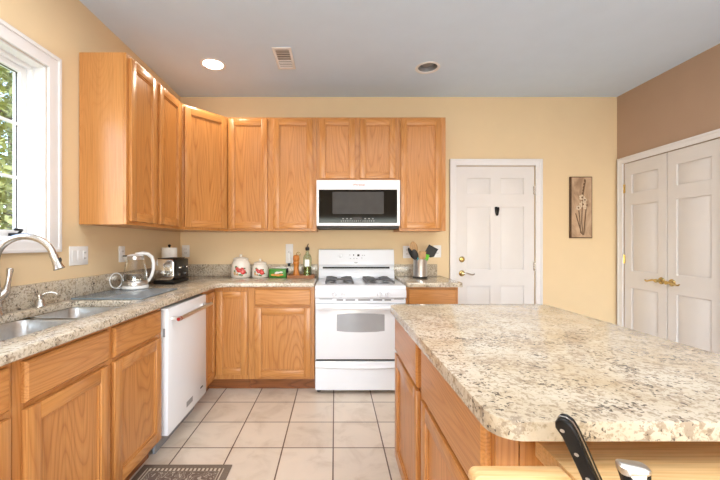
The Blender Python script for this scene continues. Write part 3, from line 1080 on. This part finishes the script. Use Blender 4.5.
for k in range(3):
    for q in (0, 1):
        mb.box((0.235 + k * 0.035 + q * 0.20, 0.003, 0.084), (0.247 + k * 0.035 + q * 0.20, 0.0045, 0.092))
mb.build('touch_keys', GREYTX, md)
MB().box((0.335, 0.003, 0.078), (0.415, 0.0045, 0.100)).build('display', MWWIN, md)
text_mesh('logo', 'Whirlpool', 0.026, REDTX, md, (0.382, -0.0004, 0.394), (R(90), 0, 0))


# ================================================================== wall plates
def plate(name, lab, cat, loc, rotz, w, h, kind):
    p = thing(name, lab, cat, loc, rotz, 'white wall plates')
    MB().box((-w / 2, -0.006, -h / 2), (w / 2, -0.0002, h / 2)).build('cover_plate', MATTEW, p, bevel=0.003, seg=2)
    if kind == 'duplex':
        for z in (0.02, -0.02):
            s = MB().prism(rrect(-0.017, z - 0.014, 0.017, z + 0.014, 0.010), [], -0.0085, -0.005, lambda u, v, q: (u, q, v)).build('socket', MATTEW, p)
            for q in (-0.0065, 0.0065):
                MB().box((q - 0.0015, -0.0090, z - 0.005), (q + 0.0015, -0.0080, z + 0.006)).build('slot', DARKV, s)
    else:
        for x in (-0.046, 0.0):
            MB().box((x - 0.016, -0.009, -0.033), (x + 0.016, -0.005, 0.033)).build('rocker_switch', MATTEW, p, bevel=0.002, seg=1)
        s = MB().box((0.030, -0.009, -0.033), (0.062, -0.005, 0.033)).build('socket', MATTEW, p, bevel=0.002, seg=1)
        for z in (0.018, -0.018):
            for q in (0.040, 0.050):
                MB().box((q, -0.0096, z - 0.005), (q + 0.003, -0.0086, z + 0.006)).build('slot', DARKV, s)
    return p


plate('switch_plate', 'wide white three gang wall plate between window and kettle', 'switch plate', (XL, 2.155, 1.178), R(90), 0.158, 0.116, 'switch')
plate('wall_outlet', 'white wall outlet behind the glass kettle', 'outlet', (XL, 2.59, 1.175), R(90), 0.073, 0.118, 'duplex')
plate('wall_outlet', 'white wall outlet in the corner above the toaster', 'outlet', (-1.525, YB, 1.178), 0, 0.078, 0.122, 'duplex')
po = plate('wall_outlet', 'white wall outlet above the wooden tray with a plug in it', 'outlet', (-0.466, YB, 1.150), 0, 0.076, 0.20, 'duplex')
pg = thing('plug_in_dispenser', 'slim white plug in device in the outlet above the green carton', 'plug', (-0.466, YB - 0.0095, 1.11), 0)
MB().box((-0.018, -0.035, -0.055), (0.018, 0.0, 0.055)).build('housing', MATTEW, pg, bevel=0.006, seg=3)
MB().box((-0.012, -0.037, -0.085), (0.012, -0.006, -0.055)).build('refill', BLACKP, pg, bevel=0.004)
plate('wall_outlet', 'white wall plate left of the utensil crock', 'outlet', (0.735, YB, 1.168), 0, 0.080, 0.125, 'duplex')
plate('wall_outlet', 'white wall plate behind the black spatula beside the door casing', 'outlet', (1.045, YB, 1.175), 0, 0.080, 0.125, 'duplex')

# ================================================================== things on the left counter
gb = MB().prism(rrect(-0.21, -0.235, 0.21, 0.235, 0.015), [], 0, 0.008)
o_ = gb.build('cutting_board', BOARDG, None, loc=(-1.330, 2.265, ZT + 0.002), bevel=0.002)
tag(o_, 'slate blue glass cutting board lying beside the sink', 'cutting board')
ZB = ZT + 0.0105

kt = thing('electric_kettle', 'glass electric kettle with white handle on the slate blue board', 'kettle', (-1.412, 2.475, ZB), R(30))
kt.scale = (0.91, 0.91, 0.93)
MB().lathe([(0.086, 0), (0.092, 0.004), (0.092, 0.020), (0.088, 0.026)], n=36).build('power_base', MATTEW, kt)
MB().lathe([(0.086, 0.0265), (0.090, 0.03), (0.090, 0.056), (0.087, 0.06)], n=36).build('heater_band', STEEL, kt)
MB().lathe([(0.0865, 0.060), (0.085, 0.09), (0.072, 0.16), (0.060, 0.220), (0.0575, 0.220), (0.069, 0.16), (0.082, 0.09), (0.083, 0.063), (0.0, 0.063)], n=36, cap=False).build('glass_jug', GLASS, kt)
MB().lathe([(0.0, 0.0640), (0.0815, 0.0640), (0.0805, 0.09), (0.0755, 0.115), (0.0, 0.115)], n=36, cap=False).build('water', WATER, kt)
MB().lathe([(0.061, 0.218), (0.062, 0.222), (0.061, 0.243), (0.058, 0.246)], n=32).build('collar', STEEL, kt)
MB().lathe([(0.058, 0.2465), (0.052, 0.254), (0.03, 0.262), (0.0, 0.264)], n=32).build('lid', MATTEW, kt)
MB().hexa([(-0.058, -0.028, 0.20), (-0.05, -0.02, 0.20), (-0.05, 0.02, 0.20), (-0.058, 0.028, 0.20)],
          [(-0.096, -0.008, 0.243), (-0.05, -0.034, 0.243), (-0.05, 0.034, 0.243), (-0.096, 0.008, 0.243)]).build('spout', STEEL, kt, bevel=0.003)
MB().box((-0.085, -0.012, 0.2432), (-0.05, 0.012, 0.252)).build('lid_button', BLACKP, kt, bevel=0.003)
hp = [(0.0, 0, 0.262), (0.05, 0, 0.268), (0.085, 0, 0.262), (0.115, 0, 0.235), (0.126, 0, 0.19), (0.124, 0, 0.14), (0.112, 0, 0.09), (0.092, 0, 0.055), (0.086, 0, 0.05)]
MB().tube(hp, [0.012, 0.016, 0.018, 0.018, 0.017, 0.016, 0.015, 0.014, 0.012], 12, flat=0.8).build('handle', MATTEW, kt)
cpnts = []
for k in range(25):
    a = R(-100 + 380 * k / 24)
    cpnts.append((-0.128 + 0.040 * math.cos(a) + 0.004 * k / 24, -0.02 + 0.03 * math.cos(a), 0.068 + 0.056 * math.sin(a)))
cpnts = [(-0.09, 0.0, 0.012), (-0.115, -0.008, 0.006)] + cpnts
MB().tube(cpnts, 0.0035, 8).build('power_cord', MATTEW, kt)

ts = thing('toaster', 'chrome and black toaster beside the glass kettle', 'toaster', (-1.366, 2.93, ZT), 0)
W_, D_, Hh = 0.155, 0.275, 0.205
MB().box((-W_ / 2 - 0.006, -D_ / 2 - 0.006, 0.004), (W_ / 2 + 0.006, D_ / 2 + 0.006, 0.034)).build('base', BLACKP, ts, bevel=0.008, seg=3)
pr = []
for x, z in rrect(-W_ / 2, 0.034, W_ / 2, Hh, 0.035, 6):
    pr.append((x, z))
lp = [[(x, y, z) for x, z in pr] for y in (-D_ / 2, D_ / 2)]
MB().loft(lp).build('body', CHROME, ts, bevel=0.006, seg=2)
MB().box((-0.06, -D_ / 2 + 0.02, Hh - 0.003), (0.06, D_ / 2 - 0.02, Hh + 0.004)).build('top_plate', BLACKP, ts, bevel=0.003)
MB().box((-0.045, -D_ / 2 + 0.04, Hh + 0.003), (-0.015, D_ / 2 - 0.04, Hh + 0.0048)).box((0.015, -D_ / 2 + 0.04, Hh + 0.003), (0.045, D_ / 2 - 0.04, Hh + 0.0048)).build('bread_slot', DARKV, ts)
sp_ = MB().box((W_ / 2 - 0.02, -D_ / 2 + 0.012, 0.040), (W_ / 2 + 0.008, D_ / 2 - 0.008, Hh - 0.004)).build('control_side', BLACKP, ts, bevel=0.010, seg=3)
for y in (-0.065, 0.065):
    MB().box((W_ / 2 + 0.006, y - 0.016, 0.125), (W_ / 2 + 0.028, y + 0.016, 0.14)).build('lever', CHROME, sp_, bevel=0.003)
    MB().lathe([(0.014, 0), (0.013, 0.012), (0, 0.012)], n=16).build('browning_knob', CHROME, sp_, loc=(W_ / 2 + 0.007, y, 0.075), rot=(0, R(90), 0))

ph = thing('paper_towel_holder', 'upright paper towel holder with dark finial behind the toaster', 'paper towel holder', (-1.490, 3.15, ZT))
MB().lathe([(0.066, 0), (0.066, 0.008), (0.05, 0.012)], n=28).build('base', BLACKP, ph)
MB().lathe([(0.008, 0.012), (0.008, 0.300), (0.012, 0.304), (0.013, 0.312), (0.008, 0.320), (0, 0.322)], n=16).build('rod', BLACKP, ph)
o_ = MB().lathe([(0.022, 0.0), (0.063, 0.0), (0.0645, 0.002), (0.0645, 0.278), (0.063, 0.28), (0.022, 0.28), (0.022, 0.0)], n=36, cap=False).build('paper_towel_roll', PAPER, None, loc=(-1.490, 3.15, ZT + 0.0125))
tag(o_, 'white paper towel roll standing behind the toaster', 'paper towel roll')


# ---- canisters
def canister(lab, loc, s, hb, rot):
    c = thing('canister', lab, 'canister', loc, rot, 'fruit painted ceramic canisters')
    r = 0.094 * s
    prof = [(r * 0.93, 0), (r * 0.98, 0.006), (r, hb * 0.15), (r, hb * 0.5), (r * 0.93, hb * 0.78), (r * 0.78, hb * 0.95), (r * 0.72, hb)]
    MB().lathe(prof, n=36).build('jar', CERAM, c)
    lid = MB().lathe([(r * 0.76, hb + 0.0005), (r * 0.80, hb + 0.006), (r * 0.74, hb + 0.016), (r * 0.45, hb + 0.027), (r * 0.16, hb + 0.031), (r * 0.10, hb + 0.036), (r * 0.16, hb + 0.043), (r * 0.13, hb + 0.053), (0, hb + 0.057)], n=30).build('lid', CERAM, c)
    k = s

    def at(u, v, d=0.0015):
        a = u / r
        return (r * math.sin(a), -(r + d - 0.001) * math.cos(a), v)
    fr_ = MB()
    for u, v, q in ((0.020, 0.058, 0.027), (-0.016, 0.072, 0.022), (-0.034, 0.088, 0.017), (0.012, 0.084, 0.016)):
        fr_.ball(at(u * k, v * k), (q * k, 0.004, q * k * 0.95), 16, 8)
    fr_.build('painted_fruit', REDF, c)
    lf = MB()
    for u, v, a, b in ((-0.044, 0.104, 0.013, 0.010), (-0.006, 0.030, 0.016, 0.009), (0.048, 0.046, 0.012, 0.007), (-0.058, 0.062, 0.010, 0.014), (0.034, 0.090, 0.011, 0.007), (0.01, 0.024, 0.012, 0.008)):
        lf.ball(at(u * k, v * k), (a * k, 0.003, b * k), 12, 6)
    lf.build('painted_leaves', GREENF, c)
    tn = MB()
    for u, v, a, b in ((-0.052, 0.044, 0.018, 0.018), (-0.03, 0.034, 0.014, 0.012)):
        tn.ball(at(u * k, v * k, 0.0005), (a * k, 0.003, b * k), 12, 6)
    tn.build('painted_pear', TANF, c)
    return c


canister('taller white ceramic canister with red fruit, nearer the corner', (-0.925, 3.44, ZT), 1.0, 0.168, 0.25)
canister('shorter white ceramic canister with red fruit beside the green carton', (-0.735, 3.44, ZT), 0.85, 0.125, 0.2)

gc = thing('food_carton', 'small green food carton between the canisters and the wooden tray', 'carton', (-0.555, 3.42, ZT))
MB().box((-0.082, -0.045, 0), (0.082, 0.045, 0.083)).build('box', GREENB, gc, bevel=0.006, seg=2)
mb = MB()
for x, z, a, b in ((-0.035, 0.026, 0.03, 0.011), (0.005, 0.024, 0.034, 0.012), (0.035, 0.028, 0.022, 0.010)):
    mb.ball((x, -0.0450, z), (a, 0.0012, b), 14, 6)
mb.build('printed_food', ORANGEF, gc)
mb = MB()
for x, z, a, b in ((0.0, 0.048, 0.024, 0.010), (0.034, 0.052, 0.018, 0.008), (-0.012, 0.042, 0.016, 0.008)):
    mb.ball((x, -0.0452, z), (a, 0.0013, b), 14, 6)
mb.build('printed_cream', CERAM, gc)
MB().box((0.0822, -0.03, 0.045), (0.096, 0.03, 0.088)).build('end_tab', BLACKP, gc, bevel=0.004)

ty = thing('wooden_tray', 'low brown wooden tray on the granite left of the range', 'tray', (-0.325, 3.40, ZT))
mb = MB().box((-0.128, -0.09, 0), (0.128, 0.09, 0.010))
mb.box((-0.128, -0.09, 0.010), (0.128, -0.080, 0.026)).box((-0.128, 0.080, 0.010), (0.128, 0.09, 0.026))
mb.box((-0.128, -0.080, 0.010), (-0.118, 0.080, 0.026)).box((0.118, -0.080, 0.010), (0.128, 0.080, 0.026))
mb.build('tray', TRAYW, ty, bevel=0.002)
ZTY = ZT + 0.0105
pm = thing('pepper_mill', 'turned wooden pepper mill standing on the brown tray', 'pepper mill', (-0.372, 3.36, ZTY))
pm.scale = (1.12, 1.12, 1.06)
MB().lathe([(0.031, 0), (0.032, 0.012), (0.027, 0.02), (0.029, 0.028), (0.024, 0.042), (0.021, 0.08), (0.022, 0.105), (0.027, 0.118), (0.028, 0.130), (0.023, 0.140)], n=26).build('mill_body', MILLW, pm)
MB().lathe([(0.022, 0.1405), (0.028, 0.148), (0.029, 0.165), (0.027, 0.185), (0.018, 0.196), (0, 0.199)], n=26).build('mill_head', MILLW, pm)
cr = [(0.018 + 0.016 * math.cos(a), 0, 0.207 + 0.016 * math.sin(a)) for a in [R(210 - 300 * k / 12) for k in range(13)]]
MB().tube(cr, 0.003, 8).build('crank_loop', BRASS, pm)
ob_ = thing('oil_bottle', 'clear oil bottle with dark pourer on the brown tray', 'bottle', (-0.268, 3.40, ZTY))
MB().lathe([(0.038, 0), (0.040, 0.004), (0.040, 0.175), (0.034, 0.200), (0.016, 0.222), (0.014, 0.250), (0.0125, 0.250), (0.0145, 0.222), (0.032, 0.198), (0.0375, 0.174), (0.0375, 0.006), (0, 0.006)], n=28, cap=False).build('bottle_glass', GLASSG, ob_)
MB().lathe([(0.0, 0.0065), (0.0370, 0.0065), (0.0370, 0.095), (0, 0.095)], n=28, cap=False).build('oil', OIL, ob_)
MB().lathe([(0.016, 0.2505), (0.020, 0.256), (0.020, 0.278), (0.014, 0.284)], n=20).tube([(0, 0, 0.283), (0.002, 0, 0.30), (0.010, 0, 0.316)], [0.005, 0.004, 0.0035], 8).build('pourer', RUBBER, ob_)
MB().prism(rrect(-0.022, 0.10, 0.022, 0.165, 0.006), [], -0.0415, -0.0395, lambda u, v, q: (u, q, v)).build('label', MATTEW, ob_)

# ---- utensil crock and utensils
KX, KY = 0.812, 3.34
kc = thing('utensil_crock', 'steel utensil crock on the short granite counter', 'crock', (KX, KY, ZT))
MB().lathe([(0.060, 0), (0.066, 0.004), (0.066, 0.176), (0.067, 0.180), (0.064, 0.180), (0.063, 0.176), (0.063, 0.008), (0, 0.008)], n=36, cap=False).build('pot', STEEL, kc)
MB().lathe([(0.067, 0.0), (0.0685, 0.002), (0.0685, 0.016), (0.0665, 0.018)], n=36).build('foot_ring', DARKV, kc)


def utensil(name, lab, base, top, headf, mh, mhead, r=0.006):
    b, t_ = Vector(base), Vector(top)
    u = thing(name, lab, 'utensil', (KX + b.x, KY + b.y, ZT + 0.0105 + b.z), 0, 'utensils in the crock')
    d = t_ - b
    MB().tube([(0, 0, 0), d * 0.5, d], [r, r, r * 0.9], 10).build('handle', mh, u)
    ang_y = math.atan2(d.x, d.z)
    hb_ = headf()
    hb_.build('head', mhead, u, loc=d, rot=(math.atan2(-d.y, d.z), ang_y, 0), bevel=0.0015, seg=1)
    return u


def spoonhead(w, h, th=0.008):
    return lambda: MB().ball((0, 0, h / 2 - 0.006), (w / 2, th, h / 2), 16, 10)


def spathead(w, h, slots):
    def f():
        m_ = MB()
        holes = [rect(-w / 2 + w * (k + 0.7) / (slots + 0.9) - 0.0035, h * 0.28, -w / 2 + w * (k + 0.7) / (slots + 0.9) + 0.0035, h * 0.85) for k in range(slots)]
        m_.prism([(-w * 0.22, 0), (w * 0.22, 0), (w * 0.5, h * 0.22), (w * 0.5, h), (-w * 0.5, h), (-w * 0.5, h * 0.22)], holes, -0.003, 0.003, lambda u, v, q: (u, q, v))
        return m_
    return f


utensil('wooden_spoon', 'large wooden spoon, tallest of the utensils in the crock', (-0.01, 0.03, 0), (-0.042, 0.040, 0.215), spoonhead(0.080, 0.13), SPOONW, SPOONW)
utensil('serving_spoon', 'dark grey serving spoon leaning left in front in the crock', (0.01, -0.02, 0), (-0.043, -0.035, 0.165), spoonhead(0.064, 0.11), BLACKP, RUBBER)
utensil('ladle', 'thin black utensil leftmost in the crock', (0.02, 0.0, 0), (-0.066, 0.0, 0.18), spoonhead(0.036, 0.115), BLACKP, BLACKP)
utensil('turner', 'broad black turner leaning right in the crock', (-0.03, 0.0, 0), (0.075, -0.01, 0.195), spathead(0.098, 0.105, 0), BLACKP, BLACKP)
utensil('wooden_spatula', 'pale wooden spatula at the middle of the crock', (0.0, -0.03, 0), (0.008, -0.045, 0.17), spathead(0.066, 0.075, 0), SPOONW, SPOONW)
utensil('silicone_spatula', 'bright green silicone spatula in the crock', (0.01, -0.015, 0), (0.045, -0.04, 0.155), spathead(0.036, 0.062, 0), BLACKP, GREENP)
utensil('measuring_spoon', 'small teal handled spoon low in the crock', (0.0, -0.04, 0), (-0.03, -0.052, 0.160), spoonhead(0.018, 0.035, 0.006), TEALP, TEALP, 0.005)

# ================================================================== island
IX = 0.338
il = thing('kitchen_island', 'oak kitchen island base with doors and drawers', 'island', (IX, 1.88, 0), R(-90))
IW = 1.135
carcass(il, IW, BH, 0.74, TOE, True,
        [('door', 0.015, 0.125, 0.506, 0.672), ('drawer', 0.015, 0.685, 0.506, 0.868), ('door', 0.582, 0.125, 1.122, 0.672), ('drawer', 0.582, 0.685, 1.122, 0.868)],
        [(TOE, 0.14), (0.66, 0.70), (0.855, BH)], [(0, 0.03), (0.49, 0.597), (1.107, IW)])
# end panel facing the cart (local +x end)
mb = MB().box((IW, 0.0, 0.0), (IW + 0.006, 0.05, BH)).box((IW, 0.053, 0.0), (IW + 0.004, 0.74, BH))
mb.build('end_panel', OAKV, il, bevel=0.001, seg=1)
IC = thing('island_countertop', 'large speckled granite slab topping the kitchen island', 'countertop', (0.293, 0.640, 0.888))
MB().prism([(x, y) for x, y in rrect(0, 0, 0.84, 1.256, 0.055, 8)], [], 0.0005, 0.037).build('slab', GRAN, IC, bevel=0.008, seg=3)

# ---- kitchen cart with knife slots
ct = thing('kitchen_cart', 'pale wooden cart with knife slots tucked against the island', 'cart', (0.41, 0.18, 0))
CW, CD, CZ = 0.62, 0.545, 0.85
hs = []
KN1, KN2 = (0.427, 0.565), (0.424, 0.478)
for kx, ky, hw, hl in ((KN1[0] - 0.41, KN1[1] - 0.18, 0.003, 0.018), (KN2[0] - 0.41, KN2[1] - 0.18, 0.003, 0.018)):
    hs.append([(kx + u * math.cos(R(40)) - v * math.sin(R(40)), ky + u * math.sin(R(40)) + v * math.cos(R(40))) for u, v in rect(-hw, -hl, hw, hl)])
MB().prism(rrect(0, 0, CW, CD, 0.012, 4), hs, CZ - 0.034, CZ).build('cart_top', PALEW, ct, bevel=0.004, seg=3)
for x in (0.03, CW - 0.075):
    for y in (0.025, CD - 0.07):
        MB().box((x, y, 0.0), (x + 0.045, y + 0.045, CZ - 0.0345)).build('leg', PALEW, ct, bevel=0.003)
MB().box((0.075, 0.03, CZ - 0.13), (CW - 0.075, 0.048, CZ - 0.035)).box((0.075, CD - 0.048, CZ - 0.13), (CW - 0.075, CD - 0.03, CZ - 0.035)).build('apron', PALEW, ct, bevel=0.002)
MB().box((0.035, 0.03, 0.20), (CW - 0.035, CD - 0.03, 0.222)).build('lower_shelf', PALEW, ct, bevel=0.002)
for y in (0.06, 0.437):
    MB().prism(rrect(-0.170, -0.030, 0.0005, 0.0, 0.0125, 5), [], y - 0.014, y + 0.014, lambda u, v, q: (u, q, CZ + v)).build('handle_arm', PALEW, ct, bevel=0.003)
MB().tube([(-0.145, 0.074, CZ - 0.017), (-0.145, 0.423, CZ - 0.017)], 0.0095, 14).build('towel_rod', PALEY, ct)


def knife(lab, loc, rot, style):
    k = thing('kitchen_knife', lab, 'knife', loc, 0, 'knives in the cart slots')
    k.rotation_euler = rot
    # local: z up the handle, x = thickness, y = width (cutting edge at -y)
    MB().prism([(-0.016, -0.16), (0.012, -0.14), (0.016, 0.004), (-0.016, 0.004)], [], -0.0011, 0.0011, lambda u, v, q: (q, u, v)).build('blade', STEEL, k)
    if style == 'riveted':
        out = [(-0.011, 0.004), (0.012, 0.004), (0.0115, 0.04), (0.0125, 0.085), (0.013, 0.115), (0.011, 0.130), (0.004, 0.138), (-0.005, 0.139), (-0.013, 0.132), (-0.0165, 0.122), (-0.0125, 0.106), (-0.0115, 0.06), (-0.012, 0.03)]
        out = [(-u, v) for u, v in out]
        for s_ in (-1, 1):
            MB().prism(out, [], s_ * 0.0013, s_ * 0.0098, lambda u, v, q: (q, u, v)).build('handle_scale', BLACKP, k, bevel=0.0034, seg=3)
        MB().prism([(u * 1.02, v) for u, v in out], [], -0.0012, 0.0012, lambda u, v, q: (q, u, v)).build('tang', STEEL, k)
        for z in (0.035, 0.078, 0.119):
            MB().tube([(-0.0104, 0.001 if z < 0.1 else 0.006, z), (0.0104, 0.001 if z < 0.1 else 0.006, z)], 0.0034, 12).build('rivet', STEEL, k)
    else:
        def ring(z, a, b, lean=0.0):
            return [(x, y, z + lean * (y / b)) for x, y in rrect(-a, -b, a, b, a * 0.7, 5)]
        MB().loft([ring(0.004, 0.010, 0.012), ring(0.03, 0.0105, 0.0125), ring(0.06, 0.0115, 0.0145), ring(0.088, 0.0125, 0.0175)]).build('handle', BLACKP, k)
        MB().loft([ring(0.0875, 0.0127, 0.0178), ring(0.0915, 0.0130, 0.0184, 0.002), ring(0.0945, 0.0122, 0.0178, 0.003), ring(0.0960, 0.0095, 0.0150, 0.003)]).build('end_cap', STEEL, k)
        MB().prism([(-0.004, 0.02), (0.004, 0.02), (0.0045, 0.07), (0.010, 0.088), (-0.010, 0.088), (-0.0045, 0.07)], [], -0.0131, 0.0131, lambda u, v, q: (q, u, v)).build('tang_band', STEEL, k, bevel=0.0015)
    return k


knife('black riveted knife handle, the taller one, before the island edge', (KN1[0], KN1[1], CZ - 0.005), (R(-16), R(-19), R(40)), 'riveted')
knife('black knife handle with silver end cap, the lower one', (KN2[0], KN2[1], CZ + 0.004), (R(-10), R(-2), R(76)), 'capped')

# ================================================================== rug, wall pieces, ceiling pieces
rgx0, rgx1, rgy0, rgy1 = -1.075, -0.578, 1.12, 1.972
rg_ = thing('kitchen_rug', 'dark patterned rug lying before the sink cabinet', 'rug', ((rgx0 + rgx1) / 2, (rgy0 + rgy1) / 2, 0))
rw, rl = (rgx1 - rgx0) / 2, (rgy1 - rgy0) / 2
MB().box((-rw, -rl, 0.001), (rw, rl, 0.008)).build('border', RUGB, rg_, bevel=0.002)
MB().prism(rect(-rw + 0.035, -rl + 0.035, rw - 0.035, rl - 0.035), [rect(-rw + 0.056, -rl + 0.056, rw - 0.056, rl - 0.056)], 0.0075, 0.0092).build('dashed_band', RUGD, rg_)
MB().box((-rw + 0.066, -rl + 0.066, 0.0075), (rw - 0.066, rl - 0.066, 0.0092)).build('field', RUGF, rg_)

pic = thing('wall_plaque', 'narrow brown flower plaque hanging right of the six panel door', 'wall art', (2.502, YB, 1.622))
pw, phh = 0.110, 0.312
MB().box((-pw, -0.028, -phh), (pw, -0.0005, phh)).build('backing', PICF, pic, bevel=0.003)
cv = MB().box((-pw + 0.009, -0.0300, -phh + 0.009), (pw - 0.009, -0.0275, phh - 0.009)).build('canvas', SEPC, pic)
st = MB()
for pts in ([(0.01, 0, -0.28), (0.0, 0, -0.15), (0.004, 0, 0.0), (0.012, 0, 0.12), (0.038, 0, 0.27)], [(-0.01, 0, -0.26), (-0.018, 0, -0.15), (-0.03, 0, -0.03)],
            [(0.02, 0, -0.28), (0.032, 0, -0.14), (0.044, 0, -0.02), (0.056, 0, 0.03)], [(0.0, 0, -0.27), (-0.045, 0, -0.12), (-0.062, 0, -0.06)]):
    st.tube([(x, -0.031, z) for x, _, z in pts], [0.0045] * len(pts), 8)
for z, x in ((0.27, 0.038), (0.235, 0.032), (0.20, 0.026), (0.17, 0.022), (0.14, 0.016)):
    st.ball((x - 0.006, -0.031, z), (0.010, 0.004, 0.016), 10, 6)
st.build('stem_relief', SEPD, cv)
pt = MB()
for cx, cz, q in ((0.002, 0.10, 0.030), (0.012, 0.03, 0.036), (-0.035, -0.005, 0.026), (0.035, 0.0, 0.022), (0.03, 0.075, 0.022)):
    for k in range(5):
        a = 2 * PI * k / 5 + cx * 40
        pt.ball((cx + q * 0.6 * math.cos(a), -0.031, cz + q * 0.6 * math.sin(a)), (q * 0.45, 0.004, q * 0.40), 10, 6)
pt.build('petal_relief', SEPL, cv)
cn = MB()
for cx, cz in ((0.002, 0.10), (0.012, 0.03), (-0.035, -0.005), (0.03, 0.075)):
    cn.ball((cx, -0.034, cz), (0.009, 0.003, 0.009), 10, 6)
cn.build('flower_centre', SEPD, cv)

orn = thing('door_ornament', 'small black tapered ornament hung on the six panel door', 'ornament', (1.658, YB + 0.008, 1.583))
MB().prism([(-0.024, 0.045), (-0.008, 0.050), (0.008, 0.046), (0.022, 0.044), (0.024, 0.020), (0.012, -0.036), (0.002, -0.046), (-0.010, -0.042), (-0.020, 0.0)], [], -0.014, -0.0004, lambda u, v, q: (u, q, v)).build('plate', BLACKP, orn, bevel=0.004)
MB().tube([(0.0, -0.004, 0.040), (0, -0.018, 0.040)], 0.006, 10).build('hook', BLACKP, orn)


def can_light(name, lab, xy, lit):
    c = thing(name, lab, 'ceiling light', (xy[0], xy[1], ZC), 0)
    MB().lathe([(0.080, 0.004), (0.083, -0.004), (0.094, -0.007), (0.103, -0.004), (0.104, -0.0002), (0.080, 0.0)], n=40, cap=False).build('trim_ring', WHITET, c)
    b = MB().lathe([(0.0825, 0.0), (0.074, 0.05), (0.062, 0.11), (0.0, 0.112)], n=36, cap=False)
    b.build('baffle', MATTEW if lit else GREYV, c, recalc=False)
    if lit:
        MB().lathe([(0.0, -0.006), (0.05, -0.004), (0.079, 0.003), (0.0, 0.004)], n=36, cap=False).build('lens', LENS, c)
        d = bpy.data.lights.new('can_lamp', 'SPOT')
        d.energy = 16
        d.color = (1.0, 0.85, 0.66)
        d.spot_size = R(165)
        d.spot_blend = 0.6
        d.shadow_soft_size = 0.07
        o = bpy.data.objects.new('can_lamp', d)
        o.location = (0, 0, -0.02)
        o.parent = c
        C.objects.link(o)
    else:
        MB().lathe([(0.0, 0.020), (0.045, 0.024), (0.055, 0.04), (0.045, 0.075), (0.0, 0.10)], n=30, cap=False).build('bulb', GREYV, c)
    return c


can_light('recessed_light', 'lit recessed ceiling light above the corner wall cabinet', LAMP_A, True)
can_light('recessed_light', 'unlit recessed ceiling light right of the air vent', LAMP_B, False)
vt = thing('ceiling_vent', 'white rectangular air vent in the ceiling between the two lights', 'air vent', (-0.41, 2.835, ZC))
MB().prism(rect(-0.075, -0.165, 0.075, 0.165), [rect(-0.052, -0.140, 0.052, 0.140)], -0.008, -0.0004).build('frame', WHITET, vt, bevel=0.003)
MB().box((-0.054, -0.142, -0.002), (0.054, 0.142, -0.0006)).build('duct_back', DARKV, vt)
for k in range(11):
    y = -0.128 + k * 0.0256
    a = -0.0035 if y > 0.01 else 0.011
    mb = MB().hexa([(-0.052, y - a, -0.0070), (0.052, y - a, -0.0070), (0.052, y - a + 0.0015, -0.0070), (-0.052, y - a + 0.0015, -0.0070)],
                   [(-0.052, y + a, -0.0022), (0.052, y + a, -0.0022), (0.052, y + a + 0.0015, -0.0022), (-0.052, y + a + 0.0015, -0.0022)])
    mb.build('louvre', WHITET, vt)

# ================================================================== outside the window
lawn = MB().box((-30, -10, -0.45), (XL - 0.3, 30, -0.4)).build('lawn', LAWN)
tag(lawn, 'sunlit lawn outside the sink window', 'lawn', kind='structure')


def tree(lab, loc, h, spread, n, mat, sd_):
    rnd = random.Random(sd_)
    t_ = thing('garden_tree', lab, 'tree', loc, 0, 'trees outside the sink window')
    MB().tube([(0, 0, 0), (0.05, 0.02, h * 0.3), (0.0, 0.1, h * 0.6), (0.1, 0.1, h * 0.9)], [0.13, 0.10, 0.07, 0.02], 10).build('trunk', BARK, t_)
    br_ = MB()
    for k in range(12):
        a = rnd.uniform(0, 2 * PI)
        z = h * rnd.uniform(0.2, 0.75)
        l_ = spread * rnd.uniform(0.5, 0.95)
        br_.tube([(0.03, 0.05, z), (l_ * 0.5 * math.cos(a), l_ * 0.5 * math.sin(a), z + 0.25), (l_ * math.cos(a), l_ * math.sin(a), z + 0.35)], [0.04, 0.025, 0.008], 6)
    br_.build('branches', BARK, t_)
    lf = MB()
    cl = [(rnd.uniform(-1, 1) * spread * 0.75, rnd.uniform(-1, 1) * spread * 0.75, h * rnd.uniform(0.08, 1.0)) for _ in range(75)]
    for k in range(n):
        cx, cy, cz = rnd.choice(cl)
        p = Vector((cx + rnd.gauss(0, 0.28), cy + rnd.gauss(0, 0.28), max(0.05, cz + rnd.gauss(0, 0.25))))
        d = Vector((rnd.uniform(-1, 1), rnd.uniform(-1, 1), rnd.uniform(-0.6, 0.6))).normalized()
        e = d.cross(Vector((rnd.uniform(-1, 1), rnd.uniform(-1, 1), 1))).normalized()
        u = d.cross(e) * 0.01
        s = rnd.uniform(0.05, 0.09)
        lf.add([p - d * s, p + e * s * 0.5 + u, p + d * s, p - e * s * 0.5 + u], [(0, 1, 2), (0, 2, 3)])
    lf.build('leaves', mat, t_, recalc=False)
    return t_


tree('yellow green tree nearest outside the sink window', (-4.5, 5.0, -0.4), 5.2, 1.15, 9000, LEAFY, 1)
tree('darker green tree farther off behind the yellow green one', (-8.6, 9.2, -0.4), 7.5, 2.0, 9000, LEAFG, 2)
tree('green tree left of the others outside the sink window', (-6.4, 1.2, -0.4), 4.6, 1.3, 6000, LEAFG, 3)
